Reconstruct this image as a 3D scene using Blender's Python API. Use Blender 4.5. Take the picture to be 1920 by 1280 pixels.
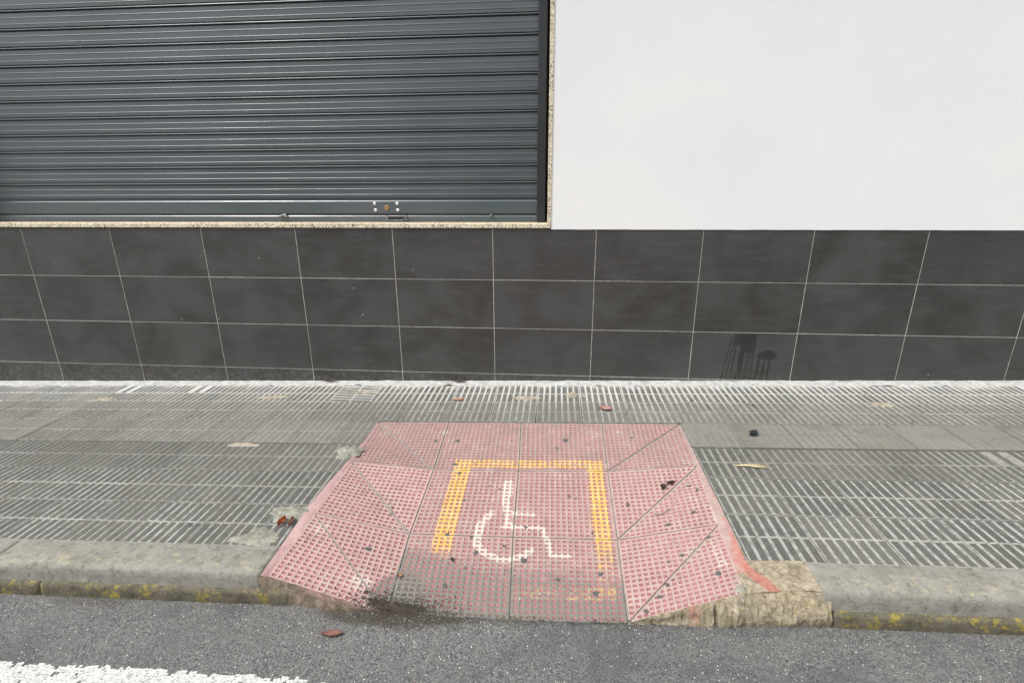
import bpy, bmesh, math, random
from mathutils import Vector, Matrix, noise

for o in list(bpy.data.objects):
    bpy.data.objects.remove(o)
scene = bpy.context.scene
C = scene.collection
R = math.radians

# ------------------------------------------------------------------ camera
PITCH, YAW, ROLL = 0.30476338, 0.0856254, -0.00568627
CAM = Vector((1.57534875, -3.04220669, 1.23633493))
F_PX = 961.0
cp, sp, cy, sy = math.cos(PITCH), math.sin(PITCH), math.cos(YAW), math.sin(YAW)
fwd = Vector((-sy * cp, cy * cp, -sp))
right = Vector((cy, sy, 0))
up = right.cross(fwd)
r2 = right * math.cos(ROLL) + up * math.sin(ROLL)
u2 = -right * math.sin(ROLL) + up * math.cos(ROLL)
cam_data = bpy.data.cameras.new('camera')
cam = bpy.data.objects.new('camera', cam_data)
C.objects.link(cam)
M = Matrix((r2, u2, -fwd)).transposed().to_4x4()
M.translation = CAM
cam.matrix_world = M
cam_data.sensor_fit = 'HORIZONTAL'
cam_data.sensor_width = 36.0
cam_data.lens = F_PX / 1920.0 * 36.0
cam_data.clip_start = 0.05
cam_data.clip_end = 500
scene.camera = cam
scene.render.resolution_x = 1024
scene.render.resolution_y = 682

# ------------------------------------------------------------------ light
SUN_DIR = Vector((-0.55, -0.30, 1.0)).normalized()      # towards the sun
world = bpy.data.worlds.new('World')
scene.world = world
world.use_nodes = True
wn = world.node_tree.nodes
wl = world.node_tree.links
wn.clear()
sky = wn.new('ShaderNodeTexSky')
sky.sky_type = 'NISHITA'
sky.sun_disc = False
sky.sun_elevation = math.asin(SUN_DIR.z)
sky.sun_rotation = math.atan2(SUN_DIR.x, SUN_DIR.y)
sky.dust_density = 4.0
sky.air_density = 1.0
hs = wn.new('ShaderNodeHueSaturation')
hs.inputs['Saturation'].default_value = 0.13
bg = wn.new('ShaderNodeBackground')
bg.inputs['Strength'].default_value = 0.13
wo = wn.new('ShaderNodeOutputWorld')
wl.new(sky.outputs[0], hs.inputs['Color'])
wl.new(hs.outputs[0], bg.inputs['Color'])
wl.new(bg.outputs[0], wo.inputs['Surface'])
sun_data = bpy.data.lights.new('sun', 'SUN')
sun_data.energy = 1.5
sun_data.angle = R(11)
sun_data.color = (1.0, 0.97, 0.92)
sun = bpy.data.objects.new('sun', sun_data)
sun.rotation_euler = SUN_DIR.to_track_quat('Z', 'Y').to_euler()
sun.location = (0, -4, 8)
C.objects.link(sun)
scene.view_settings.view_transform = 'Standard'
scene.view_settings.look = 'None'
scene.view_settings.gamma = 1
scene.view_settings.use_curve_mapping = False
scene.view_settings.exposure = 0.78

# ------------------------------------------------------------------ helpers
S = 0.0283                       # the street climbs 2.8 % to the right


def pav(x, off=0.0):
    """height of the pavement surface at x"""
    return -0.029 + S * x + off


def tag(o, label=None, cat=None, group=None, kind=None):
    if label: o['label'] = label
    if cat: o['category'] = cat
    if group: o['group'] = group
    if kind: o['kind'] = kind
    return o


def empty(name, loc, parent=None):
    o = bpy.data.objects.new(name, None)
    o.location = loc
    o.empty_display_size = 0.1
    C.objects.link(o)
    if parent: o.parent = parent
    return o


def wloc(o):
    v = Vector((0, 0, 0))
    while o is not None:
        v += o.location
        o = o.parent
    return v


def mesh_of(name, verts, faces, mats, midx=None, smooth=False, cols=None):
    me = bpy.data.meshes.new(name)
    me.from_pydata([tuple(v) for v in verts], [], faces)
    if not isinstance(mats, (list, tuple)): mats = [mats]
    for m in mats: me.materials.append(m)
    if midx: me.polygons.foreach_set('material_index', midx)
    if smooth: me.polygons.foreach_set('use_smooth', [True] * len(me.polygons))
    if cols:
        a = me.color_attributes.new('mask', 'FLOAT_COLOR', 'POINT')
        a.data.foreach_set('color', [c for v in cols for c in v])
    me.update()
    return me


def place(name, me, loc, parent=None, rot=None):
    """link a mesh at a world location under a parent (parents are unrotated)"""
    o = bpy.data.objects.new(name, me)
    if parent:
        o.parent = parent
        o.location = Vector(loc) - wloc(parent)
    else:
        o.location = loc
    if rot: o.rotation_euler = rot
    C.objects.link(o)
    return o


def world_obj(name, verts, faces, mats, parent=None, **k):
    """verts in world coordinates; origin at the centre of the foot"""
    xs = [v[0] for v in verts]; ys = [v[1] for v in verts]; zs = [v[2] for v in verts]
    c = Vector(((min(xs) + max(xs)) / 2, (min(ys) + max(ys)) / 2, min(zs)))
    me = mesh_of(name, [Vector(v) - c for v in verts], faces, mats, **k)
    return place(name, me, c, parent)


def box(x0, x1, y0, y1, z0, z1):
    v = [(x0, y0, z0), (x1, y0, z0), (x1, y1, z0), (x0, y1, z0), (x0, y0, z1), (x1, y0, z1), (x1, y1, z1), (x0, y1, z1)]
    f = [(0, 3, 2, 1), (4, 5, 6, 7), (0, 1, 5, 4), (1, 2, 6, 5), (2, 3, 7, 6), (3, 0, 4, 7)]
    return v, f


def merge(*parts):
    V, F = [], []
    for v, f in parts:
        n = len(V)
        V += list(v)
        F += [tuple(i + n for i in q) for q in f]
    return V, F


def bevel_obj(o, w, seg=2):
    bm = bmesh.new(); bm.from_mesh(o.data)
    bmesh.ops.bevel(bm, geom=list(bm.edges), offset=w, segments=seg, affect='EDGES', profile=0.5)
    bm.to_mesh(o.data); bm.free()
    o.data.polygons.foreach_set('use_smooth', [False] * len(o.data.polygons))
    o.data.update()
    return o


def n3(x, y, z=0.0): return noise.noise(Vector((x, y, z)))


def fbm(x, y, z=0.0, oct=4):
    return noise.fractal(Vector((x, y, z)), 0.9, 2.1, oct)


def smooth(a, b, x):
    t = min(1, max(0, (x - a) / (b - a))); return t * t * (3 - 2 * t)


# ------------------------------------------------------------------ node helper
class NT:
    def __init__(self, name):
        self.m = bpy.data.materials.new(name)
        self.m.use_nodes = True
        self.t = self.m.node_tree
        self.t.nodes.clear()
        self.out = self.t.nodes.new('ShaderNodeOutputMaterial')
        self.b = self.t.nodes.new('ShaderNodeBsdfPrincipled')
        self.t.links.new(self.b.outputs[0], self.out.inputs[0])
        self.geo = self.t.nodes.new('ShaderNodeNewGeometry')
        self.tc = self.t.nodes.new('ShaderNodeTexCoord')
        self.info = self.t.nodes.new('ShaderNodeObjectInfo')
        self.pos = self.geo.outputs['Position']
        self.objc = self.tc.outputs['Object']
        self.rnd = self.info.outputs['Random']

    def link(self, a, b): self.t.links.new(a, b)

    def put(self, sock, v):
        if isinstance(v, bpy.types.NodeSocket): self.link(v, sock)
        elif v is not None:
            if isinstance(v, (tuple, list)) and len(v) == 3 and sock.type == 'RGBA': v = (*v, 1)
            sock.default_value = v

    def math(self, op, a, b=None, c=None, clamp=False):
        n = self.t.nodes.new('ShaderNodeMath'); n.operation = op; n.use_clamp = clamp
        self.put(n.inputs[0], a)
        if b is not None: self.put(n.inputs[1], b)
        if c is not None: self.put(n.inputs[2], c)
        return n.outputs[0]

    def mix(self, f, a, b, mode='MIX'):
        n = self.t.nodes.new('ShaderNodeMix'); n.data_type = 'RGBA'; n.blend_type = mode
        self.put(n.inputs[0], f); self.put(n.inputs[6], a); self.put(n.inputs[7], b)
        return n.outputs[2]

    def noise(self, scale, detail=4, rough=0.6, vec=None, dist=0.0, out=0):
        n = self.t.nodes.new('ShaderNodeTexNoise')
        n.inputs['Scale'].default_value = scale; n.inputs['Detail'].default_value = detail
        n.inputs['Roughness'].default_value = rough; n.inputs['Distortion'].default_value = dist
        self.link(vec or self.pos, n.inputs['Vector'])
        return n.outputs[out]

    def voro(self, scale, vec=None, feature='F1', rand=1.0, out='Distance'):
        n = self.t.nodes.new('ShaderNodeTexVoronoi'); n.feature = feature
        n.inputs['Scale'].default_value = scale; n.inputs['Randomness'].default_value = rand
        self.link(vec or self.pos, n.inputs['Vector'])
        return n.outputs[out]

    def ramp(self, v, a, b, lo=0.0, hi=1.0):
        n = self.t.nodes.new('ShaderNodeMapRange'); n.interpolation_type = 'SMOOTHSTEP'
        self.put(n.inputs[0], v); n.inputs[1].default_value = a; n.inputs[2].default_value = b
        n.inputs[3].default_value = lo; n.inputs[4].default_value = hi
        return n.outputs[0]

    def attr(self, name='mask'):
        n = self.t.nodes.new('ShaderNodeAttribute'); n.attribute_name = name
        s = self.t.nodes.new('ShaderNodeSeparateColor'); self.link(n.outputs['Color'], s.inputs[0])
        return s.outputs[0], s.outputs[1], s.outputs[2], n.outputs['Alpha']

    def sep(self, v):
        s = self.t.nodes.new('ShaderNodeSeparateXYZ'); self.link(v, s.inputs[0]); return s.outputs

    def vmul(self, v, m):
        n = self.t.nodes.new('ShaderNodeVectorMath'); n.operation = 'MULTIPLY'
        self.link(v, n.inputs[0]); n.inputs[1].default_value = m; return n.outputs[0]

    def bump(self, h, strength, dist, prev=None):
        n = self.t.nodes.new('ShaderNodeBump'); n.inputs['Strength'].default_value = strength
        n.inputs['Distance'].default_value = dist; self.link(h, n.inputs['Height'])
        if prev: self.link(prev, n.inputs['Normal'])
        return n.outputs[0]

    def objcol(self):
        s = self.t.nodes.new('ShaderNodeSeparateColor'); self.link(self.info.outputs['Color'], s.inputs[0])
        return s.outputs

    def done(self, col, rough=0.8, normal=None, metal=0.0, spec=0.5):
        self.put(self.b.inputs['Base Color'], col); self.put(self.b.inputs['Roughness'], rough)
        self.put(self.b.inputs['Metallic'], metal); self.put(self.b.inputs['Specular IOR Level'], spec)
        if normal: self.link(normal, self.b.inputs['Normal'])
        return self.m


# ------------------------------------------------------------------ materials
def m_plaster():
    n = NT('white_plaster')
    f = n.noise(140, 6, 0.75)
    g = n.noise(1.3, 3, 0.5)
    h = n.noise(22, 3, 0.6, vec=n.vmul(n.pos, (0.9, 1, 1)))
    c = n.mix(n.ramp(g, 0.3, 0.7), (0.825, 0.825, 0.81), (0.775, 0.787, 0.80))
    c = n.mix(n.ramp(f, 0.35, 0.7, 0, 0.25), c, (0.70, 0.70, 0.695))
    sp_ = n.ramp(n.voro(9), 0.035, 0.015, 0, 0.35)
    c = n.mix(sp_, c, (0.35, 0.34, 0.32))
    b = n.bump(f, 0.35, 0.002)
    b = n.bump(h, 0.14, 0.005, b)
    return n.done(c, 0.9, b, spec=0.2)


def m_granite():
    n = NT('speckled_stone')
    v = n.voro(170, out='Color')
    s = n.t.nodes.new('ShaderNodeSeparateColor'); n.link(v, s.inputs[0])
    base = n.mix(n.ramp(s.outputs[0], 0.2, 0.8), (0.62, 0.54, 0.36), (0.78, 0.73, 0.60))
    dens = n.noise(6, 3, 0.6)
    dk = n.math('MULTIPLY', n.ramp(s.outputs[1], 0.74, 0.82), n.ramp(dens, 0.35, 0.6, 0.35, 1.0))
    c = n.mix(dk, base, (0.09, 0.075, 0.05))
    br = n.math('MULTIPLY', n.ramp(s.outputs[2], 0.7, 0.8), 0.55)
    c = n.mix(br, c, (0.42, 0.27, 0.13))
    g = n.ramp(n.noise(14, 4, 0.7), 0.55, 0.8, 0, 0.35)
    c = n.mix(g, c, (0.30, 0.24, 0.16))
    return n.done(c, 0.6, n.bump(s.outputs[0], 0.2, 0.001))


def m_shutter():
    n = NT('grey_painted_metal')
    a = n.noise(1.1, 3, 0.55)
    st = n.noise(3.0, 5, 0.65, vec=n.vmul(n.pos, (1.0, 1, 7)))
    c = n.mix(n.ramp(a, 0.3, 0.7), (0.052, 0.070, 0.076), (0.072, 0.083, 0.096))
    c = n.mix(n.ramp(st, 0.5, 0.75, 0, 0.35), c, (0.105, 0.112, 0.108))
    sc = n.ramp(n.voro(7, vec=n.vmul(n.pos, (1, 1, 1.6))), 0.03, 0.012, 0, 0.6)
    c = n.mix(sc, c, (0.28, 0.28, 0.26))
    ro = n.ramp(n.noise(2.5, 5, 0.7), 0.3, 0.7, 0.30, 0.44)
    b = n.bump(n.noise(1.6, 2, 0.5), 0.12, 0.012)
    b = n.bump(n.noise(220, 2, 0.5), 0.05, 0.001, b)
    return n.done(c, ro, b, spec=0.85)


def m_guide():
    n = NT('dark_guide_metal')
    c = n.mix(n.ramp(n.noise(3, 4), 0.3, 0.7), (0.011, 0.013, 0.016), (0.018, 0.020, 0.024))
    return n.done(c, 0.42, spec=0.5)


def m_plain(name, col, rough=0.7, metal=0.0, var=0.25, scale=60, bump=0.0):
    n = NT(name)
    c = n.mix(n.ramp(n.noise(scale, 4, 0.7), 0.3, 0.7, 0, 1), tuple(v * (1 - var) for v in col), tuple(min(1, v * (1 + var)) for v in col))
    b = n.bump(n.noise(scale * 2, 3, 0.6), bump, 0.002) if bump else None
    return n.done(c, rough, b, metal=metal)


def m_cladding():
    n = NT('dark_porcelain_tile')
    px = n.sep(n.pos)
    off = n.t.nodes.new('ShaderNodeVectorMath'); off.operation = 'ADD'
    comb = n.t.nodes.new('ShaderNodeCombineXYZ')
    n.put(comb.inputs[0], n.math('MULTIPLY', n.rnd, 37.0)); n.put(comb.inputs[2], n.math('MULTIPLY', n.rnd, 91.0))
    n.link(n.pos, off.inputs[0]); n.link(comb.outputs[0], off.inputs[1])
    ov = off.outputs[0]
    a = n.noise(3.0, 4, 0.55, vec=ov, dist=0.8)
    fine = n.noise(190, 5, 0.8)
    dir_ = n.noise(16, 4, 0.6, vec=n.vmul(ov, (0.35, 1, 1.6)))
    c = n.mix(n.ramp(a, 0.30, 0.70), (0.029, 0.026, 0.023), (0.061, 0.060, 0.057))
    c = n.mix(n.ramp(n.rnd, 0.0, 1.0, 0.0, 0.35), c, (0.046, 0.045, 0.046))
    c = n.mix(n.ramp(dir_, 0.45, 0.75, 0, 0.4), c, (0.080, 0.079, 0.075))
    c = n.mix(n.ramp(fine, 0.4, 0.75, 0, 0.6), c, (0.098, 0.096, 0.092))
    # pale dust and splash marks towards the pavement, faint drips
    vd = n.noise(30, 3, 0.6, vec=n.vmul(n.pos, (1.0, 1, 0.12)))
    drip = n.math('MULTIPLY', n.ramp(vd, 0.62, 0.74, 0, 0.32), n.ramp(n.noise(1.7, 2), 0.45, 0.6))
    c = n.mix(drip, c, (0.026, 0.025, 0.024))
    low = n.math('MULTIPLY', n.ramp(px[2], 0.13, 0.0), n.ramp(n.noise(40, 4, 0.7), 0.45, 0.7, 0, 0.35))
    c = n.mix(low, c, (0.20, 0.19, 0.18))
    dot = n.ramp(n.voro(6.5), 0.032, 0.02, 0, 0.9)
    c = n.mix(dot, c, (0.42, 0.42, 0.40))
    # wet stain painted through the vertex mask
    r_, g_, b_, _ = n.attr()
    wet = n.math('MULTIPLY', n.ramp(n.math('ADD', r_, n.math('MULTIPLY', n.math('SUBTRACT', n.noise(45, 4), 0.5), 0.9)), 0.25, 0.85), n.ramp(n.noise(14, 3), 0.3, 0.6, 0.6, 1.0))
    c = n.mix(n.math('MULTIPLY', wet, 0.85), c, (0.022, 0.021, 0.020))
    ro = n.ramp(a, 0.3, 0.7, 0.55, 0.68)
    ro = n.math('SUBTRACT', ro, n.math('MULTIPLY', wet, 0.10))
    return n.done(c, ro, n.bump(fine, 0.18, 0.0012), spec=0.4)


def m_paving():
    n = NT('paving_concrete')
    pad, wear, _, _ = n.attr()
    oc = n.objcol()                      # R tone of pads, G tone of grooves, B warmth
    fine = n.noise(260, 4, 0.8)
    mid = n.noise(24, 5, 0.7)
    big = n.noise(4.5, 4, 0.65)
    padc = n.mix(oc[0], (0.064, 0.068, 0.063), (0.205, 0.198, 0.175))
    padc = n.mix(n.math('MULTIPLY', oc[2], n.ramp(big, 0.4, 0.65)), padc, (0.165, 0.147, 0.120))
    padc = n.mix(n.ramp(mid, 0.45, 0.72, 0, 0.45), padc, (0.17, 0.168, 0.15))
    padc = n.mix(n.ramp(n.noise(3.1, 5, 0.7, dist=0.6), 0.50, 0.68, 0, 0.55), padc, (0.075, 0.072, 0.058))
    grc = n.mix(oc[1], (0.12, 0.112, 0.095), (0.385, 0.385, 0.36))
    grc = n.mix(n.ramp(n.noise(46, 4, 0.75), 0.46, 0.62, 0, 0.7), grc, (0.13, 0.125, 0.105))
    m = n.ramp(n.math('ADD', pad, n.math('MULTIPLY', n.math('SUBTRACT', n.noise(120, 4, 0.8), 0.5), 0.55)), 0.40, 0.62)
    c = n.mix(m, grc, padc)
    c = n.mix(n.ramp(fine, 0.42, 0.75, 0, 0.38), c, (0.30, 0.295, 0.27))
    c = n.mix(n.ramp(fine, 0.48, 0.25, 0, 0.35), c, (0.05, 0.05, 0.045))
    # brown and green grime
    c = n.mix(n.ramp(n.noise(7, 5, 0.7, dist=1.0), 0.56, 0.74, 0, 0.4), c, (0.115, 0.098, 0.07))
    # fine cracks
    wv = n.t.nodes.new('ShaderNodeVectorMath'); wv.operation = 'ADD'
    n.link(n.pos, wv.inputs[0]); n.link(n.vmul(n.noise(9, 4, 0.6, out=1), (0.12, 0.12, 0.0)), wv.inputs[1])
    crk = n.ramp(n.voro(1.9, vec=wv.outputs[0], feature='DISTANCE_TO_EDGE'), 0.007, 0.003)
    crk = n.math('MULTIPLY', crk, n.ramp(n.noise(1.3, 2), 0.57, 0.62))
    c = n.mix(n.math('MULTIPLY', crk, 0.5), c, (0.028, 0.026, 0.022))
    # white lime powder and droppings near the wall
    y = n.sep(n.pos)[1]
    yy = n.math('ADD', y, n.math('MULTIPLY', n.math('SUBTRACT', n.noise(9, 5, 0.7), 0.5), 0.26))
    lime = n.ramp(yy, -0.14, -0.02)
    lime = n.math('MULTIPLY', lime, n.ramp(n.noise(70, 4, 0.8), 0.25, 0.60, 0.45, 1.0))
    c = n.mix(n.math('MULTIPLY', lime, 0.92), c, (0.56, 0.56, 0.545))
    l2 = n.math('MULTIPLY', n.ramp(yy, -0.50, -0.10), n.math('SUBTRACT', 1.0, m))
    c = n.mix(n.math('MULTIPLY', l2, 0.75), c, (0.58, 0.58, 0.56))
    # scattered pale and dark flecks
    c = n.mix(n.ramp(n.voro(13), 0.05, 0.03, 0, 0.6), c, (0.50, 0.49, 0.45))
    c = n.mix(n.ramp(n.voro(8.3), 0.045, 0.03, 0, 0.75), c, (0.03, 0.03, 0.028))
    b = n.bump(fine, 0.5, 0.0015)
    b = n.bump(mid, 0.4, 0.004, b)
    return n.done(c, 0.85, b, spec=0.3)


def m_ramp():
    n = NT('pink_waffle_tile')
    rec, yel, wht, grime = n.attr()
    oc = n.objcol()                      # R paleness of the ribs, G general dirt
    fine = n.noise(300, 4, 0.8)
    mid = n.noise(55, 4, 0.75)
    big = n.noise(5, 4, 0.6)
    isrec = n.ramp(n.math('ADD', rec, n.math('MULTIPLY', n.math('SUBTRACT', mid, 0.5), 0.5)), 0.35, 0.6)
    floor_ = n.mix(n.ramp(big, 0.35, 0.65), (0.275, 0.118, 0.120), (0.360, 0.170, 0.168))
    floor_ = n.mix(n.ramp(n.noise(90, 4, 0.8), 0.5, 0.75, 0, 0.5), floor_, (0.20, 0.14, 0.125))
    rib = n.mix(oc[0], (0.250, 0.185, 0.170), (0.490, 0.350, 0.325))
    rib = n.mix(n.ramp(mid, 0.40, 0.66, 0, 0.75), rib, (0.385, 0.235, 0.225))
    rib = n.mix(n.ramp(n.noise(23, 5, 0.8), 0.50, 0.66, 0, 0.5), rib, (0.24, 0.185, 0.165))
    worn = n.math('ADD', n.noise(11, 5, 0.75), n.math('MULTIPLY', n.math('SUBTRACT', fine, 0.5), 0.3))
    rib = n.mix(n.ramp(worn, 0.54, 0.66, 0, 0.8), rib, (0.44, 0.375, 0.325))
    rib = n.mix(n.math('MULTIPLY', oc[1], n.ramp(n.noise(16, 4, 0.7), 0.35, 0.62)), rib, (0.26, 0.225, 0.195))
    # paint left on the ribs
    pn = n.math('ADD', n.noise(42, 5, 0.85), n.math('MULTIPLY', n.math('SUBTRACT', fine, 0.5), 0.25))
    yf = n.ramp(n.math('SUBTRACT', yel, pn), -0.02, 0.10)
    yc = n.mix(n.ramp(n.noise(30, 3), 0.4, 0.65), (0.58, 0.37, 0.10), (0.62, 0.45, 0.19))
    rib = n.mix(n.math('MULTIPLY', yf, 0.95), rib, yc)
    wf = n.ramp(n.math('SUBTRACT', wht, pn), -0.05, 0.07)
    rib = n.mix(n.math('MULTIPLY', wf, 0.93), rib, (0.54, 0.515, 0.455))
    floor_ = n.mix(n.math('MULTIPLY', yf, 0.22), floor_, yc)
    floor_ = n.mix(n.math('MULTIPLY', wf, 0.10), floor_, (0.70, 0.66, 0.60))
    # tyre grime on the rib tops
    gr = n.ramp(n.math('ADD', grime, n.math('MULTIPLY', n.math('SUBTRACT', n.noise(60, 5, 0.8), 0.5), 1.7)), 0.25, 0.80)
    gr = n.math('MULTIPLY', gr, n.math('SUBTRACT', 1.0, n.math('MULTIPLY', yf, 0.6)))
    rib = n.mix(n.math('MULTIPLY', gr, 0.92), rib, n.mix(mid, (0.125, 0.122, 0.108), (0.215, 0.207, 0.185)))
    floor_ = n.mix(n.ramp(grime, 0.85, 1.5, 0, 0.95), floor_, (0.12, 0.11, 0.095))
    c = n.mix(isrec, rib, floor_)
    c = n.mix(n.ramp(fine, 0.5, 0.25, 0, 0.3), c, (0.10, 0.07, 0.065))
    c = n.mix(n.ramp(n.voro(15), 0.05, 0.03, 0, 0.7), c, (0.06, 0.055, 0.05))
    c = n.mix(n.ramp(n.voro(28), 0.06, 0.03, 0, 0.5), c, (0.60, 0.56, 0.5))
    b = n.bump(fine, 0.5, 0.0012)
    b = n.bump(mid, 0.35, 0.0025, b)
    return n.done(c, 0.82, b, spec=0.3)


def m_mortar(name, cols, scale=18, bump=0.8, paint=None, lichen=None):
    n = NT(name)
    a = n.noise(scale, 6, 0.75, dist=0.5)
    f = n.noise(200, 4, 0.8)
    c = n.mix(n.ramp(a, 0.35, 0.62), cols[0], cols[1])
    c = n.mix(n.ramp(n.noise(scale * 2.5, 5, 0.7), 0.5, 0.72, 0, 0.8), c, cols[2])
    if lichen: c = n.mix(n.ramp(n.noise(scale * 1.4, 6, 0.8), 0.52, 0.62, 0, 0.85), c, lichen)
    if paint:
        r_, g_, b_, _ = n.attr()
        pm = n.ramp(n.math('ADD', r_, n.math('MULTIPLY', n.math('SUBTRACT', n.noise(38, 5, 0.8), 0.5), 0.9)), 0.38, 0.6)
        c = n.mix(pm, c, n.mix(n.ramp(a, 0.35, 0.65), paint[0], paint[1]))
    c = n.mix(n.ramp(f, 0.5, 0.28, 0, 0.45), c, (0.06, 0.055, 0.045))
    c = n.mix(n.ramp(f, 0.55, 0.75, 0, 0.35), c, (0.55, 0.52, 0.46))
    b = n.bump(f, bump, 0.002)
    b = n.bump(a, bump, 0.008, b)
    return n.done(c, 0.9, b, spec=0.25)


def m_asphalt():
    n = NT('asphalt')
    v1 = n.voro(250, out='Color')
    s = n.t.nodes.new('ShaderNodeSeparateColor'); n.link(v1, s.inputs[0])
    d1 = n.voro(250)
    v2 = n.voro(170, out='Color')
    s2 = n.t.nodes.new('ShaderNodeSeparateColor'); n.link(v2, s2.inputs[0])
    big = n.noise(2.6, 5, 0.65, dist=0.8)
    mid = n.noise(19, 5, 0.7)
    fine = n.noise(330, 4, 0.85)
    c = n.mix(n.ramp(s.outputs[0], 0.0, 1.0), (0.055, 0.057, 0.059), (0.195, 0.195, 0.192))
    c = n.mix(n.ramp(s2.outputs[1], 0.70, 0.80, 0, 0.45), c, (0.26, 0.25, 0.24))
    c = n.mix(n.ramp(s2.outputs[2], 0.84, 0.90, 0, 0.6), c, (0.055, 0.055, 0.055))
    c = n.mix(n.ramp(mid, 0.38, 0.66, 0, 0.5), c, (0.160, 0.158, 0.154))
    c = n.mix(n.ramp(big, 0.46, 0.68, 0, 0.62), c, (0.066, 0.068, 0.072))
    c = n.mix(n.ramp(fine, 0.52, 0.36, 0, 0.85), c, (0.030, 0.030, 0.030))
    c = n.mix(n.ramp(fine, 0.54, 0.70, 0, 0.75), c, (0.31, 0.308, 0.30))
    glint = n.math('MULTIPLY', n.ramp(s.outputs[1], 0.985, 0.99), n.ramp(d1, 0.5, 0.3))  # sparkle of single stones, painted into the base colour
    c = n.mix(glint, c, (0.75, 0.75, 0.72))
    # damp dirt gathered in the gutter
    r_, g_, _, _ = n.attr()
    dm = n.ramp(n.math('ADD', r_, n.math('MULTIPLY', n.math('SUBTRACT', n.noise(75, 6, 0.85), 0.5), 2.2)), 0.25, 0.95)
    c = n.mix(n.math('MULTIPLY', dm, 0.9), c, n.mix(n.ramp(fine, 0.4, 0.6), (0.028, 0.025, 0.021), (0.085, 0.070, 0.052)))
    h = n.math('ADD', n.math('MULTIPLY', d1, -0.6), n.math('MULTIPLY', fine, 0.7))
    b = n.bump(h, 0.7, 0.0035)
    b = n.bump(mid, 0.3, 0.006, b)
    return n.done(c, 0.78, b, spec=0.35)


def m_line():
    n = NT('worn_white_road_paint')
    f = n.noise(150, 4, 0.8)
    c = n.mix(n.ramp(f, 0.35, 0.6), (0.36, 0.36, 0.345), (0.60, 0.60, 0.585))
    c = n.mix(n.ramp(n.noise(60, 5, 0.8), 0.55, 0.63, 0, 0.9), c, (0.13, 0.13, 0.128))
    return n.done(c, 0.75, n.bump(f, 0.6, 0.002))


PLASTER = m_plaster(); GRANITE = m_granite(); SHUTTER = m_shutter(); GUIDE = m_guide()
CLAD = m_cladding(); PAVING = m_paving(); RAMP = m_ramp(); ASPHALT = m_asphalt(); LINE = m_line()
GROUT = m_plain('pale_grout', (0.56, 0.55, 0.52), 0.9, var=0.3, scale=30)
DARKV = m_plain('dark_void', (0.012, 0.012, 0.012), 0.9)
STEEL = m_plain('galvanised_steel', (0.72, 0.72, 0.72), 0.35, 0.6, var=0.1)
DULL = m_plain('dull_steel', (0.22, 0.23, 0.235), 0.5, 0.7, var=0.3)
BRASS = m_plain('tarnished_brass', (0.42, 0.25, 0.11), 0.5, 0.5, var=0.2)
RIVET = m_plain('white_zinc_rivet', (0.80, 0.80, 0.78), 0.4, 0.0, var=0.05)
CEMENT = m_mortar('rough_cement', [(0.20, 0.195, 0.165), (0.36, 0.35, 0.29), (0.10, 0.10, 0.08)], 26, 1.0)
SANDY = m_mortar('sandy_mortar', [(0.27, 0.235, 0.18), (0.47, 0.43, 0.35), (0.16, 0.14, 0.105)], 28, 1.0)
LIME = m_mortar('white_lime_mortar', [(0.38, 0.38, 0.365), (0.58, 0.58, 0.56), (0.22, 0.21, 0.19)], 30, 1.0)
JOINT = m_mortar('grey_joint_sand', [(0.27, 0.265, 0.235), (0.38, 0.37, 0.335), (0.10, 0.095, 0.08)], 40)
PINKSTRIP = m_mortar('pink_painted_cement', [(0.44, 0.27, 0.26), (0.54, 0.36, 0.35), (0.34, 0.28, 0.25)], 14, 0.4,
                     paint=[(0.44, 0.28, 0.27), (0.50, 0.34, 0.33)])
REDTOP = m_mortar('mortar_with_red_paint', [(0.22, 0.18, 0.125), (0.44, 0.38, 0.28), (0.12, 0.10, 0.07)], 44, 1.0,
                  paint=[(0.40, 0.150, 0.12), (0.45, 0.22, 0.175)])
REDSTRIP = m_mortar('red_painted_cement', [(0.36, 0.255, 0.235), (0.43, 0.32, 0.295), (0.24, 0.20, 0.175)], 20, 0.7,
                    paint=[(0.38, 0.145, 0.12), (0.43, 0.21, 0.175)])
LUMP = m_mortar('tan_mortar', [(0.22, 0.18, 0.125), (0.44, 0.38, 0.28), (0.12, 0.10, 0.07)], 44, 1.0,
                paint=[(0.44, 0.23, 0.18), (0.40, 0.19, 0.15)], lichen=(0.27, 0.24, 0.10))
WINGSIDE = m_mortar('stained_cement_side', [(0.16, 0.13, 0.09), (0.30, 0.235, 0.18), (0.07, 0.06, 0.042)], 28, 1.0,
                    paint=[(0.42, 0.26, 0.23), (0.38, 0.24, 0.20)])
KERB = m_mortar('weathered_kerb_concrete', [(0.20, 0.195, 0.17), (0.27, 0.26, 0.23), (0.11, 0.10, 0.08)], 14, 0.8,
                paint=[(0.52, 0.46, 0.20), (0.46, 0.42, 0.27)])
KERBLOW = m_mortar('mossy_kerb_stone', [(0.085, 0.078, 0.055), (0.14, 0.125, 0.09), (0.05, 0.045, 0.032)], 15, 0.8,
                   lichen=(0.30, 0.24, 0.04))
SOIL = m_mortar('dark_gutter_soil', [(0.030, 0.026, 0.020), (0.055, 0.045, 0.033), (0.10, 0.075, 0.05)], 40, 1.0)
BEDDIRT = m_plain('dark_joint_dirt', (0.075, 0.070, 0.060), 0.95, var=0.5, scale=25)
GUM = m_plain('old_chewing_gum', (0.085, 0.083, 0.080), 0.8, var=0.25, scale=80)
GRIT = m_plain('pale_grit', (0.42, 0.41, 0.38), 0.8, var=0.3, scale=40)
DGRIT = m_plain('dark_grit', (0.06, 0.055, 0.045), 0.8, var=0.4, scale=40)
LEAF_O = m_plain('rust_brown_leaf', (0.26, 0.070, 0.025), 0.55, var=0.45, scale=50, bump=0.5)
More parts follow.
